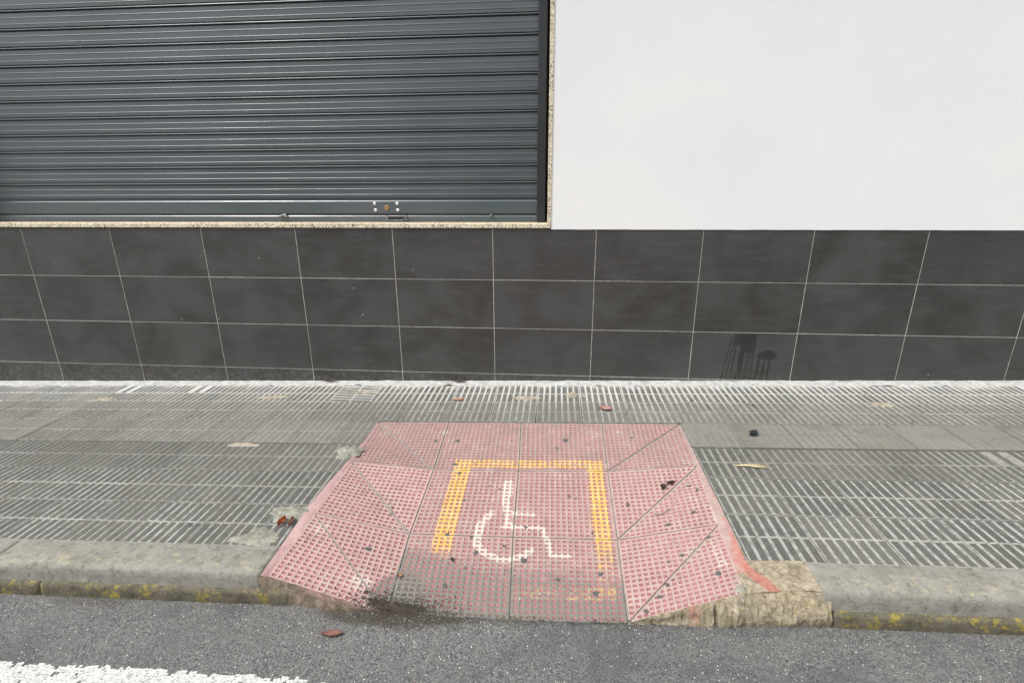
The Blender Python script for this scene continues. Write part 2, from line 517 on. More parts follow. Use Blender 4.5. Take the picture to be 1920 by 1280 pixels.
LEAF_D = m_plain('black_brown_leaf', (0.035, 0.018, 0.014), 0.6, var=0.4, scale=50, bump=0.5)
LEAF_P = m_plain('dusty_pink_leaf', (0.34, 0.19, 0.16), 0.7, var=0.25, scale=50, bump=0.4)
LEAF_B = m_plain('brown_leaf', (0.15, 0.065, 0.045), 0.7, var=0.4, scale=60, bump=0.5)
LEAF_C = m_plain('orange_leaf', (0.32, 0.15, 0.08), 0.7, var=0.35, scale=50, bump=0.4)
STRAW = m_plain('dry_straw', (0.48, 0.41, 0.24), 0.7, var=0.25, scale=60)
LEAF_BL = m_plain('blue_black_leaf', (0.022, 0.027, 0.040), 0.45, var=0.3, scale=50)
LEAF_G = m_plain('grey_green_leaf', (0.32, 0.32, 0.25), 0.7, var=0.25, scale=50)

# ------------------------------------------------------------------ building
building = empty('building', (0.9, 0.1, 0.0))
tag(building, 'white plastered building with grey roller shutter above dark tiled base', 'building')
XL, XR = -5.0, 8.0
SX0, SX1 = -2.20, 1.523          # clear opening of the shutter
SZ0, SZ1 = 0.994, 3.05
wall = empty('plaster_wall', (0.9, 0.1, 0.965), building)


def wall_panel(x0, x1, z0, z1):
    v, f = box(x0, x1, -0.008, 0.30, z0, z1)
    return v, f


v, f = merge(wall_panel(1.5452, XR, 0.965, 6.0), wall_panel(XL, -2.2222, 0.965, 6.0), wall_panel(-2.2222, 1.5452, 3.075, 6.0))
C.objects.unlink(wall); bpy.data.objects.remove(wall)
world_obj('plaster_wall', v, f, PLASTER, building)
# ragged lower plaster edge, a few millimetres proud of the tiles
rv, rf = [], []
xx = 1.5465
k = 0
while xx < XR - 0.02:
    d = -0.0085 - 0.0012 * (1 + n3(xx * 6, 3)); z = 0.9630 + 0.0016 * n3(xx * 9, 7)
    rv += [(xx, d, z), (xx, d, 0.9760), (xx, -0.0075, z)]
    if k: a = 3 * (k - 1); rf += [(a, a + 3, a + 4, a + 1), (a + 2, a + 5, a + 3, a)]
    k += 1; xx += 0.02
world_obj('plaster_edge', rv, rf, PLASTER, building)

# stone surround: sill pieces and jamb pieces
surround = None
SILLX = [-2.222, -1.72, -0.94, -0.16, 0.455, 1.235, 1.5435]
for a, b in zip(SILLX[:-1], SILLX[1:]):
    v, f = box(a + 0.0008, b - 0.0008, -0.0135, 0.16, 0.9700, 0.9940)
    bevel_obj(world_obj('sill_stone', v, f, GRANITE, building), 0.0012, 1)
JZ = [0.9952, 1.262, 1.90, 2.55, 3.052]
for x0, x1 in ((1.5230, 1.5445), (-2.2215, -2.2000)):
    for a, b in zip(JZ[:-1], JZ[1:]):
        v, f = box(x0, x1, -0.0125, 0.16, a + 0.0006, b - 0.0006)
        bevel_obj(world_obj('jamb_stone', v, f, GRANITE, building), 0.001, 1)
v, f = box(-2.2215, 1.5445, -0.0125, 0.16, 3.0526, 3.0745)
world_obj('lintel_stone', v, f, GRANITE, building)
# thin bead of plaster beside the jamb
v, f = box(1.5447, 1.5490, -0.0105, 0.0, 0.9650, 3.05)
bevel_obj(world_obj('plaster_bead', v, f, PLASTER, building), 0.002, 2)

# ---- tiled plinth: backing grout + every tile
v, f = box(XL, XR, -0.0052, 0.30, -0.35, 0.9645)
world_obj('tile_grout', v, f, GROUT, building)
TW, TH, GJ = 0.602, 0.302, 0.0037


def clad_mesh(stain=None, w=TW, h=TH, nx=2, nz=1):
    x0, x1, z0, z1 = -w / 2 + GJ / 2, w / 2 - GJ / 2, -h / 2 + GJ / 2, h / 2 - GJ / 2
    V = []; cols = []
    for j in range(nz + 1):
        for i in range(nx + 1):
            x = x0 + (x1 - x0) * i / nx; z = z0 + (z1 - z0) * j / nz
            V.append((x, -0.006, z)); cols.append((stain(x, z) if stain else 0.0, 0, 0, 1))
    F = [(j * (nx + 1) + i, j * (nx + 1) + i + 1, (j + 1) * (nx + 1) + i + 1, (j + 1) * (nx + 1) + i) for j in range(nz) for i in range(nx)]
    # chamfer ring and sides
    nv = len(V)
    e = 0.001
    ring = [(x0 - e * .6, -0.005, z0 - e * .6), (x1 + e * .6, -0.005, z0 - e * .6), (x1 + e * .6, -0.005, z1 + e * .6), (x0 - e * .6, -0.005, z1 + e * .6)]
    back = [(a, 0.002, c) for a, _, c in ring]
    V += ring + back
    cols += [(0, 0, 0, 1)] * 8
    cn = [0, nx, (nz + 1) * (nx + 1) - 1, nz * (nx + 1)]
    for q in range(4):
        r = (q + 1) % 4
        if q == 0: edge = list(range(0, nx + 1))
        elif q == 1: edge = [j * (nx + 1) + nx for j in range(nz + 1)]
        elif q == 2: edge = [nz * (nx + 1) + i for i in range(nx, -1, -1)]
        else: edge = [j * (nx + 1) for j in range(nz, -1, -1)]
        F.append(tuple([nv + q, nv + r] + edge[::-1]))
        F.append((nv + 4 + q, nv + 4 + r, nv + r, nv + q))
    return mesh_of('clad_tile', V, F, CLAD, cols=cols)


def wet_stain(x, z):
    """splash with runs on the tile centred at X 2.709 Z 0.211"""
    X = 2.709 + x; Z = 0.212 + z
    v = 0.0
    top = 0.357
    # main blot
    lx = 2.645 + 0.012 * n3(Z * 20, 1); rx = 2.785 + 0.012 * n3(Z * 20, 5)
    bot = 0.285 - 0.05 * smooth(2.66, 2.72, X) + 0.03 * n3(X * 40, 2)
    if lx - .02 < X < rx + .02: v = smooth(lx - .008, lx + .012, X) * smooth(rx + .010, rx - .012, X) * smooth(bot - .02, bot + .03, Z) * (Z < top)
    runs = [(2.640, 2.592, 0.335, 0.0, .0045), (2.655, 2.618, 0.31, 0.0, .0045), (2.668, 2.655, 0.30, 0.02, .004), (2.705, 2.70, 0.26, 0.10, .012),
            (2.703, 2.670, 0.15, 0.02, .007), (2.722, 2.712, 0.30, 0.02, .0045), (2.742, 2.735, 0.30, 0.01, .006), (2.758, 2.754, 0.30, 0.08, .005),
            (2.776, 2.772, 0.30, 0.02, .0045), (2.815, 2.80, 0.24, 0.0, .008), (2.845, 2.84, 0.24, 0.01, .007), (2.875, 2.87, .24, .02, .006)]
    for xa, xb, za, zb, w in runs:
        if zb <= Z <= za:
            t = (za - Z) / (za - zb); xc = xa + (xb - xa) * t + 0.003 * n3(Z * 30, xa * 50)
            if abs(X - xc) < w * (1 + 0.3 * n3(Z * 60, xa)): v = 1
    v = max(v, smooth(1.15, 0.75, math.hypot((X - 2.855) / 0.062, (Z - 0.222) / (0.034 + 0.01 * n3(X * 30, 4)))))
    return v


clad_me = clad_mesh()
clad_wet = clad_mesh(wet_stain, nx=150, nz=76)
rng = random.Random(5)
for c in range(-6, 11):
    for r in range(4):
        me = clad_me
        if c == 4 and r == 2: me = clad_wet
        o = place('tile', me, (c * TW + TW / 2, 0.0 + rng.uniform(-.0003, .0003), 0.967 - r * TH - TH / 2 - 0.0015), building)
        o.rotation_euler = (rng.uniform(-.0008, .0008), 0, rng.uniform(-.0008, .0008))

# ---- roller shutter
shutter = empty('roller_shutter', (0, 0, 0), building)
shutter.location = Vector((-0.34, 0.12, SZ0)) - wloc(building)
PITCH_S = 0.0963
# slat profile (y towards street negative, z up), measured from the bottom of a slat
P = PITCH_S


def slat_profile():
    pts = [(0.0125, 0.0), (0.0016, 0.0004), (0.0, 0.0016), (-0.0004, 0.010)]
    for zr in (P * 0.186, P * 0.526):                                    # two pressed ribs
        pts += [(-0.0006, zr), (-0.0024, zr + 0.0012), (-0.0026, zr + 0.0018), (-0.0020, zr + 0.0026), (-0.0004, zr + 0.0040), (0.0, zr + 0.0050)]
    pts += [(-0.0004, P * 0.790), (0.0006, P * 0.798), (0.0135, P * 0.806), (0.0135, P * 0.852)]
    for a in range(0, 9):                                                # rounded interlock lip
        t = math.pi * (-0.5 + a / 8)
        pts.append((0.0062 - 0.0122 * math.cos(t), P * 0.904 + 0.0050 * math.sin(t)))
    pts += [(0.0125, P * 0.956), (0.0125, P * 1.0)]
    return pts


def extrude_profile(pts, x0, x1):
    V = []; F = []
    for (y, z) in pts: V += [(x0, y, z), (x1, y, z)]
    for i in range(len(pts) - 1): F.append((2 * i, 2 * i + 1, 2 * i + 3, 2 * i + 2))
    return V, F


v, f = extrude_profile(slat_profile(), -1.84, 1.82)
slat_me = mesh_of('slat', v, f, SHUTTER)
Z_FIRST = 1.1375
for i in range(20):
    place('slat', slat_me, (-0.34, 0.12 + rng.uniform(-.0008, .0008), Z_FIRST + i * PITCH_S), shutter)
# bottom rail: tall panel, recess, foot strip
pts = [(0.010, 0.0), (-0.001, 0.0), (-0.0025, 0.004), (-0.0025, 0.0285), (-0.0020, 0.0305), (0.0020, 0.0355), (0.0135, 0.0390), (0.0135, 0.0475),
       (-0.0015, 0.0485), (-0.0025, 0.051), (-0.0025, 0.1175), (-0.0018, 0.1195), (0.0020, 0.1240), (0.0120, 0.1265), (0.0120, 0.1440)]
v, f = extrude_profile(pts, -1.84, 1.82)
place('bottom_rail', mesh_of('bottom_rail', v, f, SHUTTER), (-0.34, 0.12, SZ0 + 0.0035), shutter)
# dark box behind so that no light leaks
v, f = box(SX0, SX1, 0.155, 0.30, 0.996, 3.05)
world_obj('light_block_box', v, f, DARKV, shutter)
for x0, x1 in ((1.4585, 1.5070), (-2.1840, -2.1355)):
    v, f = box(x0, x1, 0.086, 0.150, 0.9965, 3.04)
    bevel_obj(world_obj('side_guide', v, f, GUIDE, shutter), 0.004, 3)
for xs in (1.508, -2.199):  # near-black strips stand in for the shaded gap between guide and jamb
    v, f = box(xs, xs + 0.0142, 0.128, 0.15, 0.9965, 3.04)
    world_obj('side_gap_shade', v, f, DARKV, shutter)


def lathe(prof, seg=20):
    """profile (r, h) turned about the -Y axis"""
    V = []; F = []
    for r, h in prof:
        for s in range(seg):
            a = 2 * math.pi * s / seg; V.append((r * math.cos(a), -h, r * math.sin(a)))
    for i in range(len(prof) - 1):
        for s in range(seg):
            t = (s + 1) % seg
            F.append((i * seg + s, (i + 1) * seg + s, (i + 1) * seg + t, i * seg + t))
    F.append(tuple((len(prof) - 1) * seg + s for s in range(seg)))
    return V, F


FACE = 0.118
v, f = lathe([(0.0098, 0), (0.0098, 0.0015), (0.0088, 0.0035), (0.006, 0.005), (0.003, 0.0056)])
riv = mesh_of('rivet', v, f, RIVET, smooth=True)
for x, z in ((0.4665, 1.1045), (0.6065, 1.1045), (0.4690, 1.0655), (0.6085, 1.0655)):
    place('rivet', riv, (x, FACE, z), shutter)
v, f = lathe([(0.0150, 0), (0.0150, 0.003), (0.0138, 0.0042), (0.0092, 0.0042), (0.0088, 0.0028), (0.001, 0.0028)], 28)
place('lock_cylinder', mesh_of('lock_cylinder', v, f, BRASS, smooth=False), (0.5400, FACE, 1.0800), shutter)
v, f = box(-0.0012, 0.0012, -0.0045, -0.001, -0.006, 0.006)
place('keyhole', mesh_of('keyhole', v, f, DARKV), (0.5400, FACE, 1.0800), shutter)


def tube(path, rad, seg=8):
    V = []; F = []
    n = len(path)
    path = [Vector(p) for p in path]
    if not isinstance(rad, (list, tuple)): rad = [rad] * n
    ref = Vector((0, 0, 1))
    for i, p in enumerate(path):
        d = (path[min(i + 1, n - 1)] - path[max(i - 1, 0)]).normalized()
        a = d.cross(ref)
        if a.length < 0.1: a = d.cross(Vector((1, 0, 0)))
        a.normalize(); b = d.cross(a)
        for s in range(seg):
            t = 2 * math.pi * s / seg
            V.append(p + a * math.cos(t) * rad[i] + b * math.sin(t) * rad[i])
    for i in range(n - 1):
        for s in range(seg):
            t = (s + 1) % seg; F.append((i * seg + s, i * seg + t, (i + 1) * seg + t, (i + 1) * seg + s))
    F.append(tuple(range(seg))[::-1]); F.append(tuple((n - 1) * seg + s for s in range(seg)))
    return V, F


# folded pull handle on the foot strip
hx0, hx1, hz, hy = 0.535, 0.662, 1.026, 0.1165
path = [(hx0 + .006, hy, hz), (hx0 + .006, hy - .008, hz - .004), (hx0 + .008, hy - .012, hz - .014), (hx0 + .02, hy - .013, hz - .018), ((hx0 + hx1) / 2, hy - .014, hz - .0205),
        (hx1 - .022, hy - .013, hz - .017), (hx1 - .008, hy - .012, hz - .006), (hx1 - .005, hy - .006, hz)]
v1 = tube(path, 0.0022)
v2 = box(hx0 - .002, hx0 + .010, hy - .006, hy + .003, hz - .022, hz + .006)
v3 = box(hx1 - .008, hx1 + .003, hy - .006, hy + .003, hz - .022, hz + .006)
v4 = tube([((hx0 + hx1) / 2 - .004, hy - .0145, hz - .020), ((hx0 + hx1) / 2 + .006, hy - .0145, hz - .019)], 0.0036)
v, f = merge(v1, v2, v3, v4)
world_obj('pull_handle', v, f, DULL, shutter)
v, f = box(hx0 + .010, hx1 - .008, hy + .0, hy + .003, hz - .018, hz + .002)
world_obj('handle_recess', v, f, GUIDE, shutter)
# slide bolts
v, f = merge(tube([(-0.147, 0.108, 1.0285), (-0.100, 0.108, 1.0395)], 0.0072, 12), tube([(-0.104, 0.108, 1.036), (-0.096, 0.120, 1.030)], 0.004),
             tube([(-0.143, 0.108, 1.0285), (-0.138, 0.122, 1.026)], 0.003))
world_obj('slide_bolt', v, f, DULL, shutter)
v, f = merge(tube([(1.183, 0.102, 1.0365), (1.183, 0.120, 1.0365)], 0.0085, 12), tube([(1.186, 0.108, 1.0375), (1.192, 0.108, 1.046)], 0.003))
world_obj('slide_bolt', v, f, DULL, shutter)

# ------------------------------------------------------------------ pavement
pavement = tag(empty('pavement', (0.9, -0.8, 0.0)), kind='structure')
PX0, PX1 = -3.015, 6.235
SLOPE = math.atan(S)


def ledge(y): return 0.6060 + 0.0245 * smooth(-1.32, -0.98, y)           # left lip of the dropped kerb
def redge(y): return 2.2235 + 0.0125 * smooth(-0.75, -0.58, y) - 0.006 * smooth(-1.3, -1.58, y)


# concrete bed below the tiles (also fills joints), with a hole for the ramp
def bed(x0, x1, y0, y1, off, nx, ny=1):
    V = []; F = []
    for j in range(ny + 1):
        for i in range(nx + 1):
            x = x0 + (x1 - x0) * i / nx; V.append((x, y0 + (y1 - y0) * j / ny, pav(x, off)))
    for j in range(ny):
        for i in range(nx):
            a = j * (nx + 1) + i; F.append((a, a + 1, a + nx + 2, a + nx + 1))
    return V, F


v, f = merge(bed(PX0, 0.6080, -1.58, -0.58, -0.0100, 4), bed(2.2200, PX1, -1.58, -0.58, -0.0100, 4), bed(PX0, PX1, -0.578, 0.0, -0.0100, 8))
world_obj('joint_bed', v, f, BEDDIRT, pavement)
v, f = merge(bed(-40, PX0 - .002, -1.72, 0.0, -0.003, 8), bed(PX1 + .002, 40, -1.72, 0.0, -0.003, 8))
world_obj('far_pavement', v, f, PAVING, pavement)
T = 0.25


def pave_mesh(seed, rows=(0, 1), broken=False):
    """square paving tile with two rows of seven bars"""
    rg = random.Random(seed)
    h = T / 2 - 0.0018
    V = []; F = []; cols = []

    def quad(a, b, c, d): F.append((a, b, c, d))
    # slab top (groove floor) and sides
    gz = -0.0021
    base = [(-h, -h), (h, -h), (h, h), (-h, h)]
    for x, y in base: V.append((x, y, gz)); cols.append((0, 0, 0, 1))
    for x, y in base: V.append((x, y, -0.016)); cols.append((0, 0, 0, 1))
    F.append((0, 1, 2, 3))
    for q in range(4): F.append((4 + q, 4 + (q + 1) % 4, (q + 1) % 4, q))
    pitch = 2 * h / 7
    for r in rows:
        y0 = -h + r * h + (0.0042 if r else 0.0022); y1 = y0 + h - 0.0064
        for k in range(7):
            if broken and rg.random() < 0.08: continue
            xc = -h + pitch * (k + 0.5)
            w = pitch / 2 - 0.0043 - rg.uniform(0, .0016)
            j = [rg.uniform(-.0010, .0010) for _ in range(8)]
            low = rg.uniform(0, 0.0009); e = 0.0016
            o = [(xc - w + j[0], y0 + j[1]), (xc + w + j[2], y0 + j[3]), (xc + w + j[4], y1 + j[5]), (xc - w + j[6], y1 + j[7])]
            i_ = [(o[0][0] + e, o[0][1] + e), (o[1][0] - e, o[1][1] + e), (o[2][0] - e, o[2][1] - e), (o[3][0] + e, o[3][1] - e)]
            n0 = len(V)
            for x, y in o: V.append((x, y, gz + .0002)); cols.append((0.1, 0, 0, 1))
            for x, y in i_: V.append((x, y, -low)); cols.append((1, 0, 0, 1))
            F.append((n0 + 4, n0 + 5, n0 + 6, n0 + 7))
            for q in range(4): F.append((n0 + q, n0 + (q + 1) % 4, n0 + 4 + (q + 1) % 4, n0 + 4 + q))
    return V, F, cols


pave_src = [pave_mesh(s) for s in range(6)] + [pave_mesh(20, broken=True)]
pave_me = [mesh_of('paving_tile', v, f, PAVING, cols=c) for v, f, c in pave_src]


def clip_tile(src, cx, cyy, planes):
    """cut a tile by world x planes: (x, keep_side)"""
    v, f, c = src
    me = mesh_of('paving_tile_cut', v, f, PAVING, cols=c)
    bm = bmesh.new(); bm.from_mesh(me)
    for px, slope, side in planes:
        n = Vector((side, -slope * side, 0)).normalized()
        bmesh.ops.bisect_plane(bm, geom=bm.verts[:] + bm.edges[:] + bm.faces[:], plane_co=Vector((px - cx, 0, 0)), plane_no=n, clear_outer=False, clear_inner=True, dist=1e-5)
    if len(bm.faces) == 0:
        bm.free(); return None
    bm.to_mesh(me); bm.free()
    return me


rng = random.Random(11)
NC = int(round((PX1 - PX0) / T))
for r in range(7):
    y1 = -0.066 - r * 0.2525 if r else -0.066
    cyy = -0.195 - r * 0.2525 + (0.002 if r else 0)
    for c in range(NC):
        cx = PX0 + T * (c + 0.5)
        if r >= 2 and cyy < -0.58:
            if cx - T / 2 > 0.62 and cx + T / 2 < 2.21: continue
        if r == 6 and cyy - T / 2 < -1.60: continue
        if cyy < -1.50: continue
        k = rng.randrange(6)
        if rng.random() < 0.05: k = 6
        me = pave_me[k]
        if cyy < -0.58:
            le, re = ledge(cyy), redge(cyy)
            cut = None
            if cx - T / 2 < le < cx + T / 2: cut = clip_tile(pave_src[k], cx, cyy, [(le - .002, 0.028 if r == 2 else 0, -1)])
            elif cx - T / 2 < re < cx + T / 2: cut = clip_tile(pave_src[k], cx, cyy, [(re + .003, 0.02 if r == 2 else 0, 1)])
            elif le < cx < re: continue
            if cut: me = cut
            elif me is None: continue
        step = -0.0045 if (r >= 3) else 0.0
        o = place('paving_tile', me, (cx, cyy, pav(cx, step + rng.uniform(-.0011, .0009))), pavement)
        rz = 0
        if r == 0 and me in pave_me and (abs(cx - 0.36) < 0.13 ): rz = math.pi / 2
        o.rotation_euler = (rng.uniform(-.003, .003), -SLOPE + rng.uniform(-.003, .003), rz + rng.uniform(-.003, .003))
        dark = 0.08 if r >= 4 else (0.14 if r == 3 else (0.60 if r == 2 else 0.48))
        if r == 0: dark = 0.40
        if cx > 2.2 and r == 2: dark = 0.95
        gro = 0.74 if r >= 4 else 0.42 if r == 3 else ((0.22 if cx > 2.2 else 0.62) if r == 2 else 0.62)
        if r == 0: gro = 0.85
        o.color = (min(1, max(0, dark + rng.uniform(-.17, .20))), min(1, max(0, gro + rng.uniform(-.18, .14))), 0.5 + rng.uniform(-.3, .3) if r in (0, 1, 2) else 0.1, 1)


# white lime fillet against the wall, uneven
def strip_mesh(x0, x1, n, prof, seed, amp):
    V = []; F = []; m = len(prof)
    for i in range(n + 1):
        x = x0 + (x1 - x0) * i / n
        for k, (y, z) in enumerate(prof):
            e = 0.0 if (k == 0) else 1.0
            wob = 1 + 0.55 * n3(x * 5, seed) + 0.35 * n3(x * 17, seed + 3)
            V.append((x, y * (wob if k >= m - 2 else 1), pav(x, z * (0.75 + 0.5 * n3(x * 11, seed + k)) + amp * e * n3(x * 40, k * 3 + seed))))
    for i in range(n):
        for k in range(m - 1):
            a = i * m + k; F.append((a, a + 1, a + m + 1, a + m))
    return V, F


v, f = strip_mesh(PX0, PX1, 620, [(-0.005, 0.010), (-0.016, 0.0085), (-0.034, 0.0045), (-0.054, 0.0010), (-0.078, -0.0040)], 4, 0.0016)
world_obj('lime_fillet', v, f, LIME, pavement, smooth=True)


def blob(name, cx, cy_, rx, ry, h, mat, parent, off=0.0, seed=0, rings=7, seg=30, rough=0.35, zf=None, noise_h=0.4, **k):
    V = [(cx, cy_, (zf(cx, cy_) if zf else pav(cx, off)) + h)]; F = []
    for r in range(1, rings + 1):
        t = r / rings
        for s in range(seg):
            a = 2 * math.pi * s / seg
            w = 1 + rough * (n3(math.cos(a) * 1.3 + seed, math.sin(a) * 1.3, seed * 3.1) + 0.6 * n3(math.cos(a) * 4 + seed, math.sin(a) * 4, seed))
            x = cx + rx * t * w * math.cos(a); y = cy_ + ry * t * w * math.sin(a)
            zz = h * (1 - t ** 2.2) * (1 + noise_h * 2 * n3(x * 60, y * 60, seed)) - 0.0015 * t ** 4
            V.append((x, y, (zf(x, y) if zf else pav(x, off)) + zz))
    for s in range(seg): F.append((0, 1 + s, 1 + (s + 1) % seg))
    for r in range(rings - 1):
        for s in range(seg):
            a = 1 + r * seg; t = (s + 1) % seg; F.append((a + s, a + seg + s, a + seg + t, a + t))
    return world_obj(name, V, F, mat, parent, smooth=True, **k)


for i, (x, y, rx, ry, h, mt) in enumerate([(0.592, -0.905, .066, .058, .011, CEMENT), (1.425, -0.258, .092, .045, .008, SANDY), (-0.14, -0.250, .13, .036, .005, SANDY),
                                           (1.690, -0.205, .040, .055, .006, SANDY), (0.545, -1.385, .070, .055, .008, CEMENT), (1.00, -0.262, .055, .022, .004, SANDY),
                                           (0.36, -0.168, .16, .030, .004, SANDY), (0.02, -0.845, .070, .022, .004, SANDY), (0.50, -1.53, .085, .045, .006, CEMENT),
                                           (-1.25, -0.30, .10, .04, .006, SANDY), (3.35, -0.34, .09, .05, .006, SANDY), (1.76, -0.225, .03, .03, .004, LIME)]):
    blob('mortar_patch', x, y, rx, ry, h, mt, pavement, off=-0.0035, seed=i * 2.7 + 1, rings=9, seg=40, rough=0.55)

# ------------------------------------------------------------------ kerb
kerb = tag(empty('kerb', (0.0, -1.65, -0.03)), kind='structure')


def kerb_stone(x0, x1, seed, face_off=0.0):
    """kerb stone with flat top, rounded arris and battered face, chipped by noise"""
    prof = [(-1.583, -0.002), (-1.60, 0.0), (-1.64, 0.0), (-1.68, 0.0), (-1.700, -0.001), (-1.7095, -0.006), (-1.715, -0.014), (-1.718, -0.030),
            (-1.720, -0.048), (-1.722, -0.060)]
    V = []; F = []; cols = []; n = max(4, int((x1 - x0) / 0.02)); m = len(prof)
    for i in range(n + 1):
        x = x0 + (x1 - x0) * i / n
        for k, (y, z) in enumerate(prof):
            a = 0.0 if k in (0,) else 0.0025
            V.append((x, y + face_off + a * n3(x * 22, k * 2.0, seed), pav(x, z + a * n3(x * 25, k * 1.3 + 5, seed))))
            cols.append((smooth(-1.60, -1.63, y) * smooth(-1.72, -1.70, y) * 0.37, 0, 0, 1))
    for i in range(n):
        for k in range(m - 1):
            a = i * m + k; F.append((a, a + m, a + m + 1, a + 1))
    F.append(tuple(range(m))); F.append(tuple(n * m + k for k in range(m))[::-1])
    return world_obj('kerb_stone', V, F, KERB, kerb, smooth=True, cols=cols)


def kerb_foot(x0, x1, seed):
    prof = [(-1.715, -0.058), (-1.725, -0.0595), (-1.7335, -0.063), (-1.737, -0.072), (-1.738, -0.095), (-1.738, -0.150)]
    V = []; F = []; n = max(4, int((x1 - x0) / 0.015)); m = len(prof)
    for i in range(n + 1):
        x = x0 + (x1 - x0) * i / n
        en = 0.006 * (smooth(0.015, 0, x - x0) + smooth(0.015, 0, x1 - x))
        for k, (y, z) in enumerate(prof):
            V.append((x, y + en * (k > 0) + 0.003 * n3(x * 20, k * 2.0, seed), pav(x, z - en * .4 + 0.0025 * n3(x * 25, k * 1.3, seed))))
    for i in range(n):
        for k in range(m - 1):
            a = i * m + k; F.append((a, a + m, a + m + 1, a + 1))
    F.append(tuple(range(m))); F.append(tuple(n * m + k for k in range(m))[::-1])
    return world_obj('kerb_foot_stone', V, F, KERBLOW, kerb, smooth=True)


for i, (a, b) in enumerate([(-3.4, -2.402), (-2.4, -1.402), (-1.4, -0.402), (-0.4, 0.612)]): kerb_stone(a, b, i * 3.3)
for i, (a, b) in enumerate([(-3.4, -2.302), (-2.3, -1.252), (-1.25, -0.202), (-0.2, 0.722)]): kerb_foot(a, b, i * 2.1 + 1)
for i, (a, b) in enumerate([(2.41, 3.40), (3.402, 4.40), (4.402, 5.40), (5.402, 6.4)]): kerb_stone(a, b, i * 4.3 + 9); kerb_foot(a + .03, b + .03, i + 7.7)
v, f = merge(bed(-40, -3.402, -1.72, -1.58, -0.002, 6), bed(6.402, 40, -1.72, -1.58, -0.002, 6))
v2 = [(-40, -1.72, pav(-40)), (-3.402, -1.72, pav(-3.4)), (-3.402, -1.72, pav(-3.4, -.2)), (-40, -1.72, pav(-40, -.2)),
      (6.402, -1.72, pav(6.4)), (40, -1.72, pav(40)), (40, -1.72, pav(40, -.2)), (6.402, -1.72, pav(6.4, -.2))]
v, f = merge((v, f), (v2, [(0, 3, 2, 1), (4, 7, 6, 5)]))
world_obj('far_kerb', v, f, KERB, kerb)

# ------------------------------------------------------------------ dropped kerb ramp
ramp = empty('kerb_ramp', (1.42, -1.15, -0.06))
tag(ramp, 'pink waffle-tiled wheelchair ramp with faded yellow frame and white wheelchair sign', 'kerb ramp')
G = {  # control points: (column, row) -> (x, y, offset below the pavement plane)
    (0, 0): (0.634, -0.583, -0.002), (1, 0): (1.022, -0.583, -0.002), (2, 0): (1.411, -0.583, -0.002), (3, 0): (1.834, -0.583, -0.002), (4, 0): (2.233, -0.583, -0.002),
    (0, 1): (0.636, -0.980, -0.010), (1, 1): (1.025, -0.970, -0.054), (2, 1): (1.4245, -0.970, -0.053), (3, 1): (1.831, -0.970, -0.048), (4, 1): (2.219, -0.985, -0.006),
    (0, 2): (0.640, -1.376, -0.010), (1, 2): (1.018, -1.365, -0.104), (2, 2): (1.431, -1.365, -0.106), (3, 2): (1.834, -1.365, -0.106), (4, 2): (2.196, -1.385, -0.008),
    (0, 3): (0.633, -1.715, -0.012), (1, 3): (1.054, -1.765, -0.098), (2, 3): (1.452, -1.765, -0.108), (3, 3): (1.821, -1.765, -0.097), (4, 3): (2.183, -1.712, -0.018)}


def gp(c, r):
    x, y, o = G[(c, r)]; return Vector((x, y, pav(x, o)))


STROKES = [([(0.898, 1.224), (0.898, 1.397)], .075), ([(0.87, 1.36), (0.915, 1.638), (0.940, 1.859)], .042), ([(0.93, 1.675), (1.194, 1.683)], .030),
           ([(0.90, 1.866), (1.261, 1.862)], .038), ([(1.271, 1.868), (1.327, 2.002), (1.347, 2.168), (1.377, 2.255)], .034), ([(1.377, 2.248), (1.545, 2.233)], .036),
           ([(0.763, 1.681), (0.707, 1.758), (0.668, 1.855), (0.662, 1.974), (0.654, 2.11), (0.714, 2.203), (0.79, 2.27), (0.887, 2.318), (0.979, 2.308), (1.062, 2.282), (1.124, 2.243), (1.177, 2.176)], .046)]


def seg_dist(p, a, b):
    ax, ay = a; bx, by = b; px, py = p
    dx, dy = bx - ax, by - ay; L = dx * dx + dy * dy
    t = 0 if L == 0 else max(0, min(1, ((px - ax) * dx + (py - ay) * dy) / L))
    return math.hypot(px - ax - t * dx, py - ay - t * dy)


def paint(s, t):
    """(yellow, white) paint at block coordinates s in 0..2, t in 0..3"""
    def band(v, a, b, e=0.012): return smooth(a - e, a + e, v) * smooth(b + e, b - e, v)
    y = 0.0
    y = max(y, band(t, 0.795, 0.975) * band(s, 0.20, 1.975) * 0.60)
    y = max(y, band(s, 0.235, 0.440) * band(t, 0.80, 2.42, .05) * (0.74 - 0.40 * smooth(2.05, 2.45, t)))
    y = max(y, band(s, 1.760, 1.968) * band(t, 0.80, 2.80, .04) * (0.70 - 0.20 * smooth(1.8, 2.4, t)))
    y = max(y, band(t, 2.60, 2.775) * band(s, 0.95, 1.96, .05) * (0.50 + 0.07 * smooth(1.4, 1.9, s)))
    if t > 2.42: y = max(y, band(s, .235, .44) * band(t, 2.4, 2.6, .03) * 0.25)
    w = 0.0
    for pts, r in STROKES:
        for a, b in zip(pts[:-1], pts[1:]):
            d = seg_dist((s, t), a, b)
            w = max(w, 0.70 * smooth(r + .014, r - .012, d))
    return y, w


SMEARS = [(0.70, -1.44, .045, .07, .62), (0.93, -1.66, .06, .06, .66), (0.86, -1.40, .05, .03, .55), (0.96, -1.33, .06, .05, .56), (2.19, -1.30, .02, .16, .60),
          (2.15, -1.55, .03, .12, .60), (2.17, -1.00, .08, .02, .58), (0.86, -0.995, .16, .015, .58), (2.00, -1.70, .12, .025, .50), (1.86, -1.00, .05, .06, .52),
          (0.68, -1.02, .03, .05, .55), (1.91, -0.66, .07, .03, .60)]


